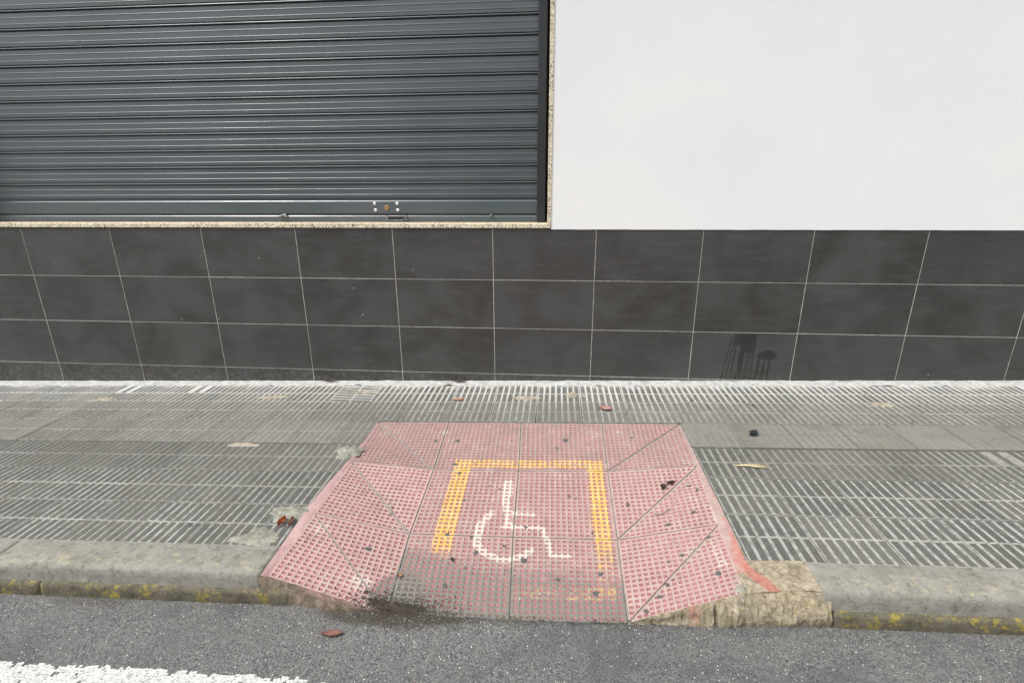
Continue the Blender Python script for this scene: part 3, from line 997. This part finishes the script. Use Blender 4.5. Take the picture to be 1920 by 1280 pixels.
def smear(x, y):
    """whitish cement smears on the wings"""
    v = 0.34
    for cx, cyy, rx, ry, k in SMEARS:
        v = max(v, (k - .11) * smooth(1.9, 0.2, math.hypot((x - cx) / rx, (y - cyy) / ry)))
    return v


def ramp_grime(X, Y, s, t):
    g = 0.0
    if -0.02 <= s <= 2.02:
        left = smooth(0.9, 0.0, s)
        g = smooth(2.05 - 0.20 * left + 0.15 * smooth(1.3, 2, s), 2.78 - 0.22 * left + 0.12 * smooth(1.3, 2, s), t) * 0.95
        g += 0.22 * smooth(1.0, 0.0, t)
        g += 0.7 * smooth(2.86, 3.0, t) * smooth(1.7, 0.9, s)
    d = math.hypot((X - 1.055) / 0.10, (Y + 1.70) / 0.13)
    g += 1.1 * smooth(1.25, 0.45, d)
    return g


NCELL = 17


def waffle_uv():
    """grid of points and cell layout in the unit square; returns verts (u, v, h, rec) and faces"""
    V = []; F = []
    m = 0.018; p = (1 - 2 * m) / NCELL
    rim = 0.140 * p
    key = {}

    def vid(u, v, h, rec):
        kk = (round(u, 6), round(v, 6), round(h, 6))
        if kk not in key:
            key[kk] = len(V); V.append([u, v, h, rec])
        return key[kk]
    us = [0.0]
    for i in range(NCELL): us += [m + i * p + rim, m + (i + 1) * p - rim]
    us.append(1.0)
    n = len(us)
    for j in range(n - 1):
        for i in range(n - 1):
            u0, u1, v0, v1 = us[i], us[i + 1], us[j], us[j + 1]
            if i % 2 == 1 and j % 2 == 1:
                e = 0.155 * p
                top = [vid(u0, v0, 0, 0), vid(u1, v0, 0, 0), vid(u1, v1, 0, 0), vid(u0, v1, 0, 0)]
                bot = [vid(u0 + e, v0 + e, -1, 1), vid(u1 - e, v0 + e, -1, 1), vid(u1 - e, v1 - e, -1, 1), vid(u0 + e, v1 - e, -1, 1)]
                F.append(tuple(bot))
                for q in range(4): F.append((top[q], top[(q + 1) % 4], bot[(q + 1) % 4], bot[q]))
            else:
                F.append((vid(u0, v0, 0, 0), vid(u1, v0, 0, 0), vid(u1, v1, 0, 0), vid(u0, v1, 0, 0)))
    return V, F


WV, WF = waffle_uv()
DEPTH = 0.0048


def ramp_piece(c, r, split, side, seed, tone):
    """one tile (c, r); side 0 whole, 1/2 = the two halves along the cut named by split ('main' A-C or 'anti' B-D)
    local uv: u to the right, v towards the street"""
    A, B, Cc, D = gp(c, r), gp(c + 1, r), gp(c + 1, r + 1), gp(c, r + 1)
    W = A.lerp(B, 0.5) - D.lerp(Cc, 0.5)

    def mp(u, v):
        if split == 'main':                     # diagonal A (0,0) to C (1,1)
            if u >= v: return A + (B - A) * u + (Cc - B) * v
            return A + (D - A) * v + (Cc - D) * u
        if split == 'anti':                     # diagonal B (1,0) to D (0,1)
            if u + v <= 1: return A + (B - A) * u + (D - A) * v
            return Cc + (D - Cc) * (1 - u) + (B - Cc) * (1 - v)
        return A * (1 - u) * (1 - v) + B * u * (1 - v) + Cc * u * v + D * (1 - u) * v
    bm = bmesh.new()
    lay = bm.verts.layers.float.new('rec')
    vs = []
    rg = random.Random(seed)
    for u, v, h, rec in WV:
        ju = rg.uniform(-.0013, .0013) if 0 < u < 1 else 0
        jv = rg.uniform(-.0013, .0013) if 0 < v < 1 else 0
        w = bm.verts.new((u + ju, v + jv, h * rg.uniform(0.75, 1.1))); w[lay] = rec; vs.append(w)
    for q in WF: bm.faces.new([vs[i] for i in q])
    edge = 0.0058
    cuts = [((edge, 0), (1, 0)), ((1 - edge, 0), (-1, 0)), ((0, edge), (0, 1)), ((0, 1 - edge), (0, -1))]
    if side:
        s_ = 1 if side == 1 else -1
        nn = (Vector((1, -1, 0)) if split == 'main' else Vector((-1, -1, 0))).normalized() * s_
        co = Vector((0.5, 0.5, 0)) + nn * 0.011
        bmesh.ops.bisect_plane(bm, geom=bm.verts[:] + bm.edges[:] + bm.faces[:], plane_co=co, plane_no=nn, clear_inner=True, dist=1e-6)
    for (px, py), (nx, ny) in cuts:
        bmesh.ops.bisect_plane(bm, geom=bm.verts[:] + bm.edges[:] + bm.faces[:], plane_co=Vector((px, py, 0)), plane_no=Vector((nx, ny, 0)), clear_inner=True, dist=1e-6)
    # skirt
    be = [e for e in bm.edges if len(e.link_faces) == 1]
    ret = bmesh.ops.extrude_edge_only(bm, edges=be)
    for g in ret['geom']:
        if isinstance(g, bmesh.types.BMVert): g.co.z = -4.0; g[lay] = 0.3
    bm.verts.ensure_lookup_table()
    cols = []
    nrm = (B - A).cross(A - D).normalized()
    if nrm.z < 0: nrm = -nrm
    for w in bm.verts:
        u, v, h = w.co
        p3 = mp(u, v)
        s_, t_ = (c - 1) + u, r + v
        y, wt = paint(s_, t_) if c in (1, 2) else (0, smear(p3.x, p3.y))
        y *= 1 if w[lay] < 0.5 else 0.6
        g = ramp_grime(p3.x, p3.y, s_, t_)
        z = h * DEPTH
        if h > -2: z += 0.0006 * n3(p3.x * 40, p3.y * 40) + 0.0012 * n3(p3.x * 6, p3.y * 6)
        # recesses silt up where the grime is heavy
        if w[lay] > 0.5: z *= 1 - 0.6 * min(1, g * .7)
        w.co = p3 + nrm * z
        cols.append((w[lay], y, wt, g))
    V = [w.co.copy() for w in bm.verts]; bm.verts.index_update()
    F = [tuple(x.index for x in q.verts) for q in bm.faces]
    bm.free()
    # make faces point up
    o = world_obj('tile', V, F, RAMP, ramp, cols=cols)
    bm = bmesh.new(); bm.from_mesh(o.data)
    for q in bm.faces:
        if q.normal.z < -0.05: q.normal_flip()
    bm.to_mesh(o.data); bm.free()
    o.color = (tone[0], tone[1], 0, 1)
    return o


sd = 0
for r in range(3):
    for c in range(4):
        sd += 1
        if c == 0: tone = (0.42, 0.65) if r == 0 else (0.95, 0.0)
        elif c == 3: tone = (0.45, 0.5) if r == 0 else (0.72, 0.1)
        else: tone = (0.45, 0.65) if r == 0 else (0.66, 0.35)
        if c == 0:
            ramp_piece(c, r, 'main', 1, sd, tone); ramp_piece(c, r, 'main', 2, sd, tone)
        elif c == 3:
            ramp_piece(c, r, 'anti', 1, sd, tone); ramp_piece(c, r, 'anti', 2, sd, tone)
        else:
            ramp_piece(c, r, None, 0, sd, tone)

# joint fill under the ramp tiles, 4 mm below their faces
V = []; F = []
for c in range(4):
    for r in range(3):
        A, B, Cc, D = [p - Vector((0, 0, 0.0060)) for p in (gp(c, r), gp(c + 1, r), gp(c + 1, r + 1), gp(c, r + 1))]
        n0 = len(V); V += [A, B, Cc, D]
        if c == 0: F += [(n0, n0 + 3, n0 + 2), (n0, n0 + 2, n0 + 1)]
        elif c == 3: F += [(n0, n0 + 3, n0 + 1), (n0 + 1, n0 + 3, n0 + 2)]
        else: F.append((n0, n0 + 3, n0 + 2, n0 + 1))
world_obj('joint_fill', V, F, JOINT, ramp)


def lerp_line(pts, n):
    """resample polyline of tuples to n+1 points"""
    P_ = [Vector(p) for p in pts]
    L = [0]
    for a, b in zip(P_[:-1], P_[1:]): L.append(L[-1] + (b - a).length)
    out = []
    for i in range(n + 1):
        d = L[-1] * i / n; k = 0
        while k < len(L) - 2 and L[k + 1] < d: k += 1
        t = (d - L[k]) / max(1e-9, L[k + 1] - L[k]); out.append(P_[k].lerp(P_[k + 1], min(1, t)))
    return out


def ribbon(name, up_, lo_, n, m, mat, parent, bulge=0.0, amp=0.001, seed=0, colf=None, freq=30, dent=None, colp=None):
    a = lerp_line(up_, n); b = lerp_line(lo_, n); V = []; F = []; cols = []
    for i in range(n + 1):
        for k in range(m + 1):
            t = k / m; p = a[i].lerp(b[i], t)
            e = math.sin(math.pi * t)
            am = amp * (0.35 + 0.65 * e)
            p = p + Vector((am * n3(p.x * freq, p.y * freq, seed + 1), am * n3(p.x * freq, p.y * freq, seed + 5), bulge * e + am * n3(p.x * freq, p.y * freq, seed + p.z * freq)))
            if dent: p = p + Vector((0, dent(p.x, t), 0))
            V.append(p); cols.append((colp(p) if colp else colf(i / n, t) if colf else 1, 0, 0, 1))
    for i in range(n):
        for k in range(m):
            q = i * (m + 1) + k; F.append((q, q + 1, q + m + 2, q + m + 1))
    o = world_obj(name, V, F, mat, parent, smooth=True, cols=cols)
    bm = bmesh.new(); bm.from_mesh(o.data)
    if sum(q.normal.z + -q.normal.y for q in bm.faces) < 0:
        for q in bm.faces: q.normal_flip()
    bm.to_mesh(o.data); bm.free()
    return o


def P3(x, y, o=0.0): return (x, y, pav(x, o))


# pink painted cement strip along the left side, between paving and waffle tiles
ribbon('painted_edge', [P3(0.626, -0.588, -.004), P3(0.624, -0.98, -.004), P3(0.608, -1.19, -.003), P3(0.600, -1.33, -.003), P3(0.606, -1.50, -.003), P3(0.612, -1.60, -.002), P3(0.616, -1.722, -0.003)],
       [P3(0.646, -0.60, -.009), P3(0.641, -0.98, -.015), P3(0.643, -1.19, -.015), P3(0.645, -1.37, -.015), P3(0.652, -1.50, -.015), P3(0.646, -1.60, -.016), P3(0.637, -1.722, -.018)],
       110, 5, PINKSTRIP, ramp, bulge=0.002, amp=0.0035, seed=3, colf=lambda a, t: 0.35 + 0.5 * smooth(.3, .6, a))
# red painted strip on the right side
ribbon('painted_edge', [P3(2.242, -0.60, -.006), P3(2.232, -0.88, -.004), P3(2.231, -1.10, -.005), P3(2.229, -1.33, -.005), P3(2.227, -1.47, -.005), P3(2.224, -1.58, -.005), P3(2.226, -1.61, -.006)],
       [P3(2.226, -0.60, -.007), P3(2.213, -0.98, -.011), P3(2.207, -1.10, -.012), P3(2.190, -1.38, -.013), P3(2.186, -1.47, -.016), P3(2.181, -1.60, -.020), P3(2.180, -1.65, -.024)],
       130, 5, REDSTRIP, ramp, bulge=0.0015, amp=0.004, seed=13, colf=lambda a, t: (0.16 + 0.26 * smooth(.42, .55, a) + 0.22 * smooth(.80, .88, a)) * (1.0 - 0.45 * t) + .05)
# side wall below the left wing
ribbon('wing_side', [P3(0.602, -1.722, -.003), P3(0.633, -1.717, -.010), P3(0.76, -1.730, -.035), P3(0.90, -1.747, -.063), P3(0.97, -1.755, -.078), P3(1.05, -1.764, -.094)],
       [P3(0.600, -1.727, -.135), P3(0.65, -1.731, -.135), P3(0.76, -1.742, -.135), P3(0.90, -1.757, -.135), P3(0.97, -1.764, -.138), P3(1.05, -1.772, -.140)],
       90, 9, WINGSIDE, ramp, bulge=0.0, amp=0.007, seed=23, freq=36, colf=lambda a, t: 0.62 * smooth(.5, 0, t) * smooth(.1, .5, a) + .12)
# tan mortar making up the kerb on the right
ribbon('mortar_kerb', [P3(1.828, -1.761, -.094), P3(1.89, -1.752, -.079), P3(2.00, -1.736, -.055), P3(2.11, -1.720, -.031), P3(2.180, -1.706, -.014), P3(2.22, -1.700, -.022), P3(2.28, -1.690, -.020), P3(2.34, -1.690, -.016), P3(2.43, -1.700, -.010)],
       [P3(1.828, -1.772, -.130), P3(1.90, -1.765, -.132), P3(2.00, -1.756, -.134), P3(2.10, -1.750, -.134), P3(2.185, -1.746, -.134), P3(2.22, -1.745, -.134), P3(2.28, -1.742, -.134), P3(2.35, -1.738, -.134), P3(2.43, -1.736, -.134)],
       170, 16, LUMP, ramp, bulge=0.002, amp=0.0070, seed=33, freq=75, dent=lambda x, t: (-0.020 * math.sin(math.pi * min(1, t * 1.1)) ** 0.8 if t < .909 else 0) * smooth(1.95, 2.2, x) + 0.006 * n3(x * 14, t * 3) + 0.018 * smooth(.009, .0, abs(x - 2.086 - .01 * t - .004 * n3(t * 9, 2))) * smooth(0, .3, t), colf=lambda a, t: 0.16 + 0.38 * smooth(.1, .0, abs(a - .33)) + 0.25 * smooth(.5, .9, a) * smooth(.3, .7, t))
def red_patch(p):
    """spilled red kerb paint crossing the mortar towards the kerb"""
    return 0.62 * smooth(.034, .010, seg_dist((p.x, p.y), (2.208, -1.60), (2.275, -1.70)))


# broken mortar round the outer corners of the right wing, uneven crumbs on the edge
for i, (x, y, rx, ry, h, mt) in enumerate([(2.185, -1.66, .030, .050, .010, CEMENT), (2.175, -1.695, .022, .020, .010, CEMENT),
                                           (2.205, -1.63, .014, .03, .008, CEMENT)]):
    blob('broken_mortar', x, y, rx, ry, h, mt, ramp, seed=60 + i * 1.7, rings=9, seg=36, rough=0.8, zf=lambda a, b: pav(a, -0.020 - 0.085 * smooth(2.18, 1.85, a) - .008), noise_h=.6)
ribbon('mortar_top', [P3(2.185, -1.59, -.022), P3(2.225, -1.577, -.006), P3(2.30, -1.574, -.005), P3(2.36, -1.574, -.003), P3(2.43, -1.574, -.004)],
       [P3(2.172, -1.708, -.022), P3(2.225, -1.702, -.020), P3(2.30, -1.692, -.018), P3(2.36, -1.692, -.014), P3(2.43, -1.702, -.009)],
       90, 14, REDTOP, ramp, bulge=0.002, amp=0.005, seed=43, colp=red_patch)


def ramp_z(x, y):
    """height of the ramp surface (bilinear in the control grid)"""
    for r in range(3):
        ya, yb = G[(2, r)][1], G[(2, r + 1)][1]
        if yb <= y <= ya or (r == 2 and y < yb):
            t = (ya - y) / (ya - yb)
            for c in range(4):
                xa = G[(c, r)][0] * (1 - t) + G[(c, r + 1)][0] * t; xb = G[(c + 1, r)][0] * (1 - t) + G[(c + 1, r + 1)][0] * t
                if xa <= x <= xb:
                    s = (x - xa) / (xb - xa)
                    A, B, Cc, D = gp(c, r), gp(c + 1, r), gp(c + 1, r + 1), gp(c, r + 1)
                    if c == 0: return (A + (B - A) * s + (Cc - B) * t).z if s >= t else (A + (D - A) * t + (Cc - D) * s).z
                    if c == 3: return (A + (B - A) * s + (D - A) * t).z if s + t <= 1 else (Cc + (D - Cc) * (1 - s) + (B - Cc) * (1 - t)).z
                    return (A * (1 - s) * (1 - t) + B * s * (1 - t) + Cc * s * t + D * (1 - s) * t).z
    return pav(x)


# flattened chewing gum trodden onto the ramp
SPOTS = [(1.151, -0.994, 9), (1.35, -1.096, 6), (0.899, -1.498, 12), (1.483, -1.491, 13), (1.478, -1.311, 8), (1.401, -1.417, 8), (1.267, -1.372, 8), (1.297, -1.458, 9), (1.303, -1.077, 5),
         (1.682, -1.145, 5), (1.741, -1.334, 7), (1.731, -1.643, 11), (1.754, -1.552, 9), (1.603, -1.582, 8), (1.987, -1.531, 5), (1.962, -1.632, 9), (2.037, -1.511, 7), (1.93, -1.679, 8),
         (1.88, -1.729, 9), (2.127, -1.615, 10), (2.142, -1.445, 8), (1.206, -1.169, 7), (1.17, -1.363, 10), (1.215, -1.63, 8), (2.177, -1.154, 8), (1.895, -1.183, 8),
         (1.271, -1.542, 5), (1.097, -0.746, 12), (1.643, -0.734, 16), (0.987, -0.749, 9), (2.027, -1.333, 9), (1.97, -0.71, 7), (1.60, -0.80, 8), (1.12, -0.93, 10), (2.13, -1.29, 8)]
for i, (x, y, r) in enumerate(SPOTS):
    blob('gum_spot', x, y, r * .00105, r * .0010, 0.0014, GUM, ramp, seed=i * 1.9, rings=3, seg=14, rough=0.55, zf=lambda a, b: ramp_z(a, b) + 0.0012, noise_h=0.1)

# ------------------------------------------------------------------ road
def road_z(x, y):
    base = pav(x, -0.109) - 0.020 * smooth(-1.8, -3.2, y)
    lip = (0.008 + 0.009 * smooth(1.30, 1.08, x)) * smooth(-1.88, -1.77, y) * smooth(0.84, 1.02, x) * smooth(2.02, 1.84, x)
    if 1.0 < x < 1.9 and y > -1.775: base -= 0.035 * smooth(-1.764 + 0.004 * n3(x * 30, 3), -1.750, y) * smooth(1.02, 1.08, x) * smooth(1.87, 1.83, x)
    return base + lip + 0.0025 * n3(x * 5, y * 5) * smooth(-1.7, -1.9, y)


def gut(x, y):
    """gutter dirt mask"""
    g = 0.55 * smooth(-1.80, -1.755, y) * (0.6 + 0.8 * n3(x * 4, 1.5))
    d = math.hypot((x - 1.07) / 0.22, (y + 1.765) / 0.055)
    g += 1.0 * smooth(1.35, 0.6, d)
    d = math.hypot((x - 1.35) / 0.25, (y + 1.775) / 0.02)
    g += 0.5 * smooth(1.4, 0.3, d)
    d = math.hypot((x - 0.70) / 0.06, (y + 2.02) / 0.05)
    g += 0.35 * smooth(1.3, 0.2, d)
    return g


V = []; F = []; cols = []
ysl = [-1.70 - 0.006 * i for i in range(30)] + [-1.88 - 0.012 * i for i in range(45)] + [-2.43 - 0.06 * i for i in range(20)] + [-3.7, -4.5, -6, -9, -14, -22, -40]
xsl = [-40, -20, -10, -6] + [-3.5 + 0.02 * i for i in range(450)] + [5.6, 7, 10, 20, 40]
for y in ysl:
    for x in xsl: V.append((x, y, road_z(x, y))); cols.append((gut(x, y), 0, 0, 1))
nx = len(xsl)
for j in range(len(ysl) - 1):
    for i in range(nx - 1):
        a = j * nx + i; F.append((a, a + nx, a + nx + 1, a + 1))
road = world_obj('road', V, F, ASPHALT, None, smooth=True, cols=cols)
tag(road, kind='structure')

# worn white line: small flakes of paint left on the stones
V = []; F = []
step = 0.010
rg = random.Random(3)
x = -3.0
while x < 5.0:
    top = -1.988 - 0.005 * n3(x * 9, 2) - 0.006 * n3(x * 40, 8)
    y = top
    while y > -2.105:
        edge = smooth(0.0, 0.012, top - y) * smooth(-2.105, -2.09, y)
        k = fbm(x * 28, y * 28, 2.0, 3)
        gone = smooth(0.70, 1.02, x) * 0.75
        if k + 0.55 * edge - gone > 0.02 + rg.uniform(-.12, .12):
            n0 = len(V)
            for dx, dy in ((0, 0), (1, 0), (1, -1), (0, -1)):
                px = x + dx * step * 1.04 + rg.uniform(-.0016, .0016); py = y + dy * step * .8 + rg.uniform(-.0013, .0013)
                V.append((px, py, road_z(px, py) + 0.0016 + 0.0006 * ((len(F) * 7) % 5) / 5))
            F.append((n0, n0 + 3, n0 + 2, n0 + 1))
        y -= step * .8
    x += step
world_obj('white_road_line', V, F, LINE, road)

# ------------------------------------------------------------------ loose things
def grit(name, mat, n, region, size, seed, zf, label):
    rg = random.Random(seed); V = []; F = []
    for _ in range(n):
        x, y = region(rg); s = size * rg.uniform(0.4, 1.5)
        z = zf(x, y); a = rg.uniform(0, 6.28); n0 = len(V)
        for k in range(4):
            t = a + k * 1.571; V.append((x + s * math.cos(t) * rg.uniform(.7, 1.2), y + s * math.sin(t) * rg.uniform(.7, 1.2), z - s * .2))
        V.append((x + rg.uniform(-.3, .3) * s, y + rg.uniform(-.3, .3) * s, z + s * rg.uniform(.5, .9)))
        F += [(n0 + k, n0 + (k + 1) % 4, n0 + 4) for k in range(4)]
    o = world_obj(name, V, F, mat)
    tag(o, label, 'grit', kind='stuff')
    return o


def road_region(rg): return rg.uniform(-2.6, 5.0), -1.77 - rg.random() ** 1.3 * 0.75


grit('pale_grit', GRIT, 160, road_region, 0.0012, 1, road_z, 'tiny pale stone crumbs scattered over the asphalt')
grit('dark_grit', DGRIT, 900, road_region, 0.0020, 2, road_z, 'tiny dark crumbs scattered over the asphalt')


def soil_region(rg):
    while True:
        x = rg.gauss(1.09, 0.10); y = rg.gauss(-1.750, 0.036)
        if -1.83 < y < -1.62: return x, y


def soil_z(x, y):
    return max(road_z(x, y), ramp_z(x, y) if y > -1.765 else -9) + 0.001


soil = blob('gutter_soil', 1.080, -1.748, .105, .055, 0.007, SOIL, None, seed=8, rings=12, seg=48, rough=0.6, zf=lambda x, y: soil_z(x, y) - 0.003, noise_h=0.7)
tag(soil, 'dark damp soil heaped where the left wing meets the asphalt', 'soil', kind='stuff')
grit('soil_crumbs', DGRIT, 2600, soil_region, 0.0022, 3, soil_z, 'dark soil crumbs spread at the foot of the ramp')
grit('gutter_dust', DGRIT, 1100, lambda rg: (rg.uniform(1.0, 1.9), rg.gauss(-1.768, .010)), 0.0019, 14, soil_z, 'dark crumbs packed along the lower edge of the ramp')
grit('gutter_crumbs', GRIT, 260, lambda rg: (rg.uniform(0.9, 1.5), rg.gauss(-1.775, .02)), 0.0015, 4, soil_z, 'pale crumbs caught along the gutter at the ramp')


def diag_region(rg):
    a, b = rg.choice([((0.70, -1.42), (0.97, -1.70)), ((0.82, -1.17), (1.02, -1.36)), ((0.70, -0.65), (1.0, -0.95)), ((2.15, -0.66), (1.86, -0.95)), ((1.02, -1.36), (1.05, -1.68)), ((0.94, -1.33), (1.0, -1.36))])
    t = rg.random()
    return a[0] + (b[0] - a[0]) * t + rg.gauss(0, .010), a[1] + (b[1] - a[1]) * t + rg.gauss(0, .010)


grit('joint_crumbs', GRIT, 520, diag_region, 0.0017, 5, ramp_z, 'pale mortar crumbs lying along the cut joints of the ramp')
grit('dark_specks', DGRIT, 420, lambda rg: (rg.uniform(.66, 2.17), rg.uniform(-1.72, -.6)), 0.0014, 6, lambda x, y: ramp_z(x, y) + .0003, 'fine dark specks scattered over the pink ramp')
grit('pavement_specks', DGRIT, 500, lambda rg: (rg.choice([rg.uniform(-2.6, .58), rg.uniform(2.26, 5)]), rg.uniform(-1.55, -.1)), 0.0017, 7, lambda x, y: pav(x, -.002), 'fine dark specks scattered over the grey paving')


def leaf(name, loc, L, W, ang, mat, label, curl=0.3, seed=0, lobes=0, zoff=0.002, stem=True, cat='leaf', tilt=(0, 0)):
    """curled leaf: blade grid with a raised midrib and thickness, plus a stalk"""
    V = []; F = []; n = 12; m = 6
    for i in range(n + 1):
        t = i / n
        w = W * math.sin(math.pi * min(1, t * 0.96 + 0.02)) ** 0.75 * (1 + 0.25 * lobes * math.sin(t * 19 + seed))
        for k in range(m + 1):
            s = -1 + 2 * k / m
            x = (t - 0.5) * L + 0.05 * L * n3(t * 3, s, seed); y = s * w / 2 * (1 + 0.15 * n3(t * 8, s * 3, seed))
            z = curl * W * (s * s) * 0.55 + curl * L * 0.18 * (t - .5) ** 2 + 0.0025 * n3(t * 6, s * 3, seed + 3) - 0.0015 * (1 - abs(s))
            V.append((x, y, z))
    for i in range(n):
        for k in range(m):
            a = i * (m + 1) + k; F.append((a, a + 1, a + m + 2, a + m + 1))
    nt = len(V); nf = len(F)
    V += [(x, y, z - 0.0009) for x, y, z in V]
    F += [tuple(reversed([i + nt for i in q])) for q in F[:nf]]
    def rim(a, b): F.append((a, b, b + nt, a + nt))
    for i in range(n): rim(i * (m + 1), (i + 1) * (m + 1)); rim((i + 1) * (m + 1) + m, i * (m + 1) + m)
    root = empty(name, loc)
    ca, sa = math.cos(ang), math.sin(ang)
    zmin = min(v[2] for v in V)
    def tr(v): return (v[0] * ca - v[1] * sa, v[0] * sa + v[1] * ca, v[2] - zmin + S * (v[0] * ca - v[1] * sa) + zoff + tilt[0] * v[0] + tilt[1] * v[1])
    me = mesh_of('blade', [tr(v) for v in V], F, mat, smooth=True)
    o = bpy.data.objects.new('blade', me); C.objects.link(o); o.parent = root
    if stem:
        tv, tf = tube([(-L * .5, 0, 0.001), (-L * .62, 0.002, 0.002), (-L * .78, -0.002, 0.001)], [0.0009, .0008, .0006], 6)
        me = mesh_of('stalk', [tr(v) for v in tv], tf, mat, smooth=True)
        o = bpy.data.objects.new('stalk', me); C.objects.link(o); o.parent = root
    tag(root, label, cat)
    return root


def on_pav(x, y, o=-.004): return (x, y, pav(x, o))
def on_ramp(x, y): return (x, y, ramp_z(x, y))
def on_road(x, y): return (x, y, road_z(x, y))


leaf('dry_leaf', on_pav(0.548, -1.452), .052, .022, R(84), LEAF_O, 'orange curled dead leaf on the paving left of the ramp, left one of a pair', curl=.9, seed=1, zoff=.003, stem=False, tilt=(0, .3))
leaf('dry_leaf', on_pav(0.585, -1.452), .054, .020, R(100), LEAF_B, 'red-brown curled dead leaf touching the pink ramp edge, right one of a pair', curl=.9, seed=4, zoff=.003, tilt=(0, -.3))
bl = leaf('dry_leaf', on_road(0.906, -1.846), .066, .021, R(4), LEAF_B, 'brown dead leaf lying flat on the asphalt below the left wing', curl=.5, seed=7, lobes=.5)
leaf('dry_leaf', on_ramp(2.050, -1.105), .030, .022, R(70), LEAF_D, 'black shrivelled leaf on the upper right wing of the ramp, larger of two', curl=.8, seed=9, lobes=1)
leaf('dry_leaf', on_ramp(2.085, -1.085), .036, .014, R(20), LEAF_D, 'thin black curled leaf beside the larger black leaf on the right wing', curl=1.1, seed=12)
leaf('dry_leaf', on_ramp(2.148, -1.115), .022, .015, R(10), LEAF_G, 'small grey-green leaf scrap near the right edge of the pink ramp', curl=.3, seed=15, stem=False)
leaf('dry_leaf', on_pav(1.865, -0.425, 0), .070, .030, R(-20), LEAF_P, 'dusty pink folded leaf on the paving just above the ramp', curl=.8, seed=17, tilt=(0, .25))
leaf('dry_leaf', on_pav(1.020, -0.300, 0), .065, .022, R(6), LEAF_C, 'pale orange leaf flat on the paving near the wall', curl=.2, seed=20)
leaf('dry_leaf', on_pav(0.980, -0.030, .008), .085, .016, R(2), LEAF_D, 'dark curled leaf at the foot of the wall above the ramp', curl=.5, seed=22, tilt=(0, .3))
leaf('dry_leaf', on_pav(0.125, -0.030, .008), .080, .012, R(3), LEAF_D, 'black thin leaf at the foot of the wall, furthest left', curl=.3, seed=24, tilt=(0, .3))
leaf('dry_leaf', on_pav(2.555, -0.700, 0), .050, .035, R(35), LEAF_BL, 'blue-black crumpled leaf on the grey paving right of the ramp', curl=.7, seed=26, lobes=1.4)
leaf('dry_leaf', on_ramp(1.218, -1.508), .020, .012, R(110), LEAF_D, 'tiny dark brown leaf inside the left of the white wheelchair sign', curl=.7, seed=28, stem=False)
leaf('dry_leaf', on_ramp(1.652, -1.135), .010, .020, R(0), LEAF_C, 'tiny orange scrap right of the wheelchair sign', curl=.2, seed=31, stem=False)
leaf('dry_leaf', on_road(1.20, -2.0), .028, .012, R(30), LEAF_B, 'small broken brown leaf on the asphalt near the white line', curl=.6, seed=33)
leaf('dry_leaf', on_ramp(0.965, -1.700), .014, .012, R(30), LEAF_D, 'tiny black leaf crumb at the lower corner of the left wing', curl=.4, seed=36, stem=False)
# flattened dry grass blades
gr = empty('dry_grass', on_pav(2.46, -0.985))
tag(gr, 'flattened wisp of pale dry grass on the paving right of the ramp', 'dry grass')
rg = random.Random(9)
for i in range(7):
    a = rg.uniform(-.18, .10); L = rg.uniform(.09, .15)
    pts = [(-0.085 + t * L * 1.15, (t ** 1.4) * a * L + 0.004 * math.sin(t * 5 + i), 0.004 + S * (-0.085 + t * L * 1.15) + 0.003 * math.sin(t * 3.1)) for t in [q / 8 for q in range(9)]]
    v, f = tube(pts, [0.0007 + 0.0012 * math.sin(math.pi * q / 8) for q in range(9)], 5)
    me = mesh_of('blade', v, f, STRAW, smooth=True)
    o = bpy.data.objects.new('blade', me); C.objects.link(o); o.parent = gr
# twig across the right wing
v, f = tube([on_ramp(1.985, -1.262)[:2] + (ramp_z(1.985, -1.262) + .003,), (2.01, -1.268, ramp_z(2.01, -1.268) + .003), (2.035, -1.258, ramp_z(2.035, -1.258) + .004), (2.052, -1.245, ramp_z(2.05, -1.245) + .003)], [0.0012, .0014, .0016, .002], 6)
tag(world_obj('twig', v, f, DULL), 'short grey twig lying on the middle of the right wing', 'twig')
v, f = tube([(0.872, -1.185, ramp_z(0.872, -1.185) + .004), (0.905, -1.235, ramp_z(0.905, -1.235) + .006), (0.915, -1.290, ramp_z(0.915, -1.29) + .003)], [.0010, .0014, .0018], 6)
tag(world_obj('twig', v, f, LEAF_G), 'short pale dry stalk lying across the left wing by its diagonal joint', 'twig')
leaf('dry_leaf', on_ramp(1.050, -1.600), .016, .014, R(60), LEAF_C, 'tiny orange leaf crumb on the joint above the dark soil', curl=.5, seed=38, stem=False)
# three white flakes on the lower ramp
for i, (x, y) in enumerate([(1.573, -1.648), (1.545, -1.648), (1.480, -1.672)]):
    o = blob('white_flake', x, y, .0045 - .0008 * i, .0040, .002, GRIT, None, seed=i + 40, rings=3, seg=10, rough=.6, zf=lambda a, b: ramp_z(a, b) + .001)
    tag(o, ['white paint flake on the lower ramp, rightmost of three', 'white paint flake on the lower ramp, middle of three', 'white paint flake on the lower ramp, leftmost and lowest of three'][i], 'flake', 'white flakes on the lower ramp')
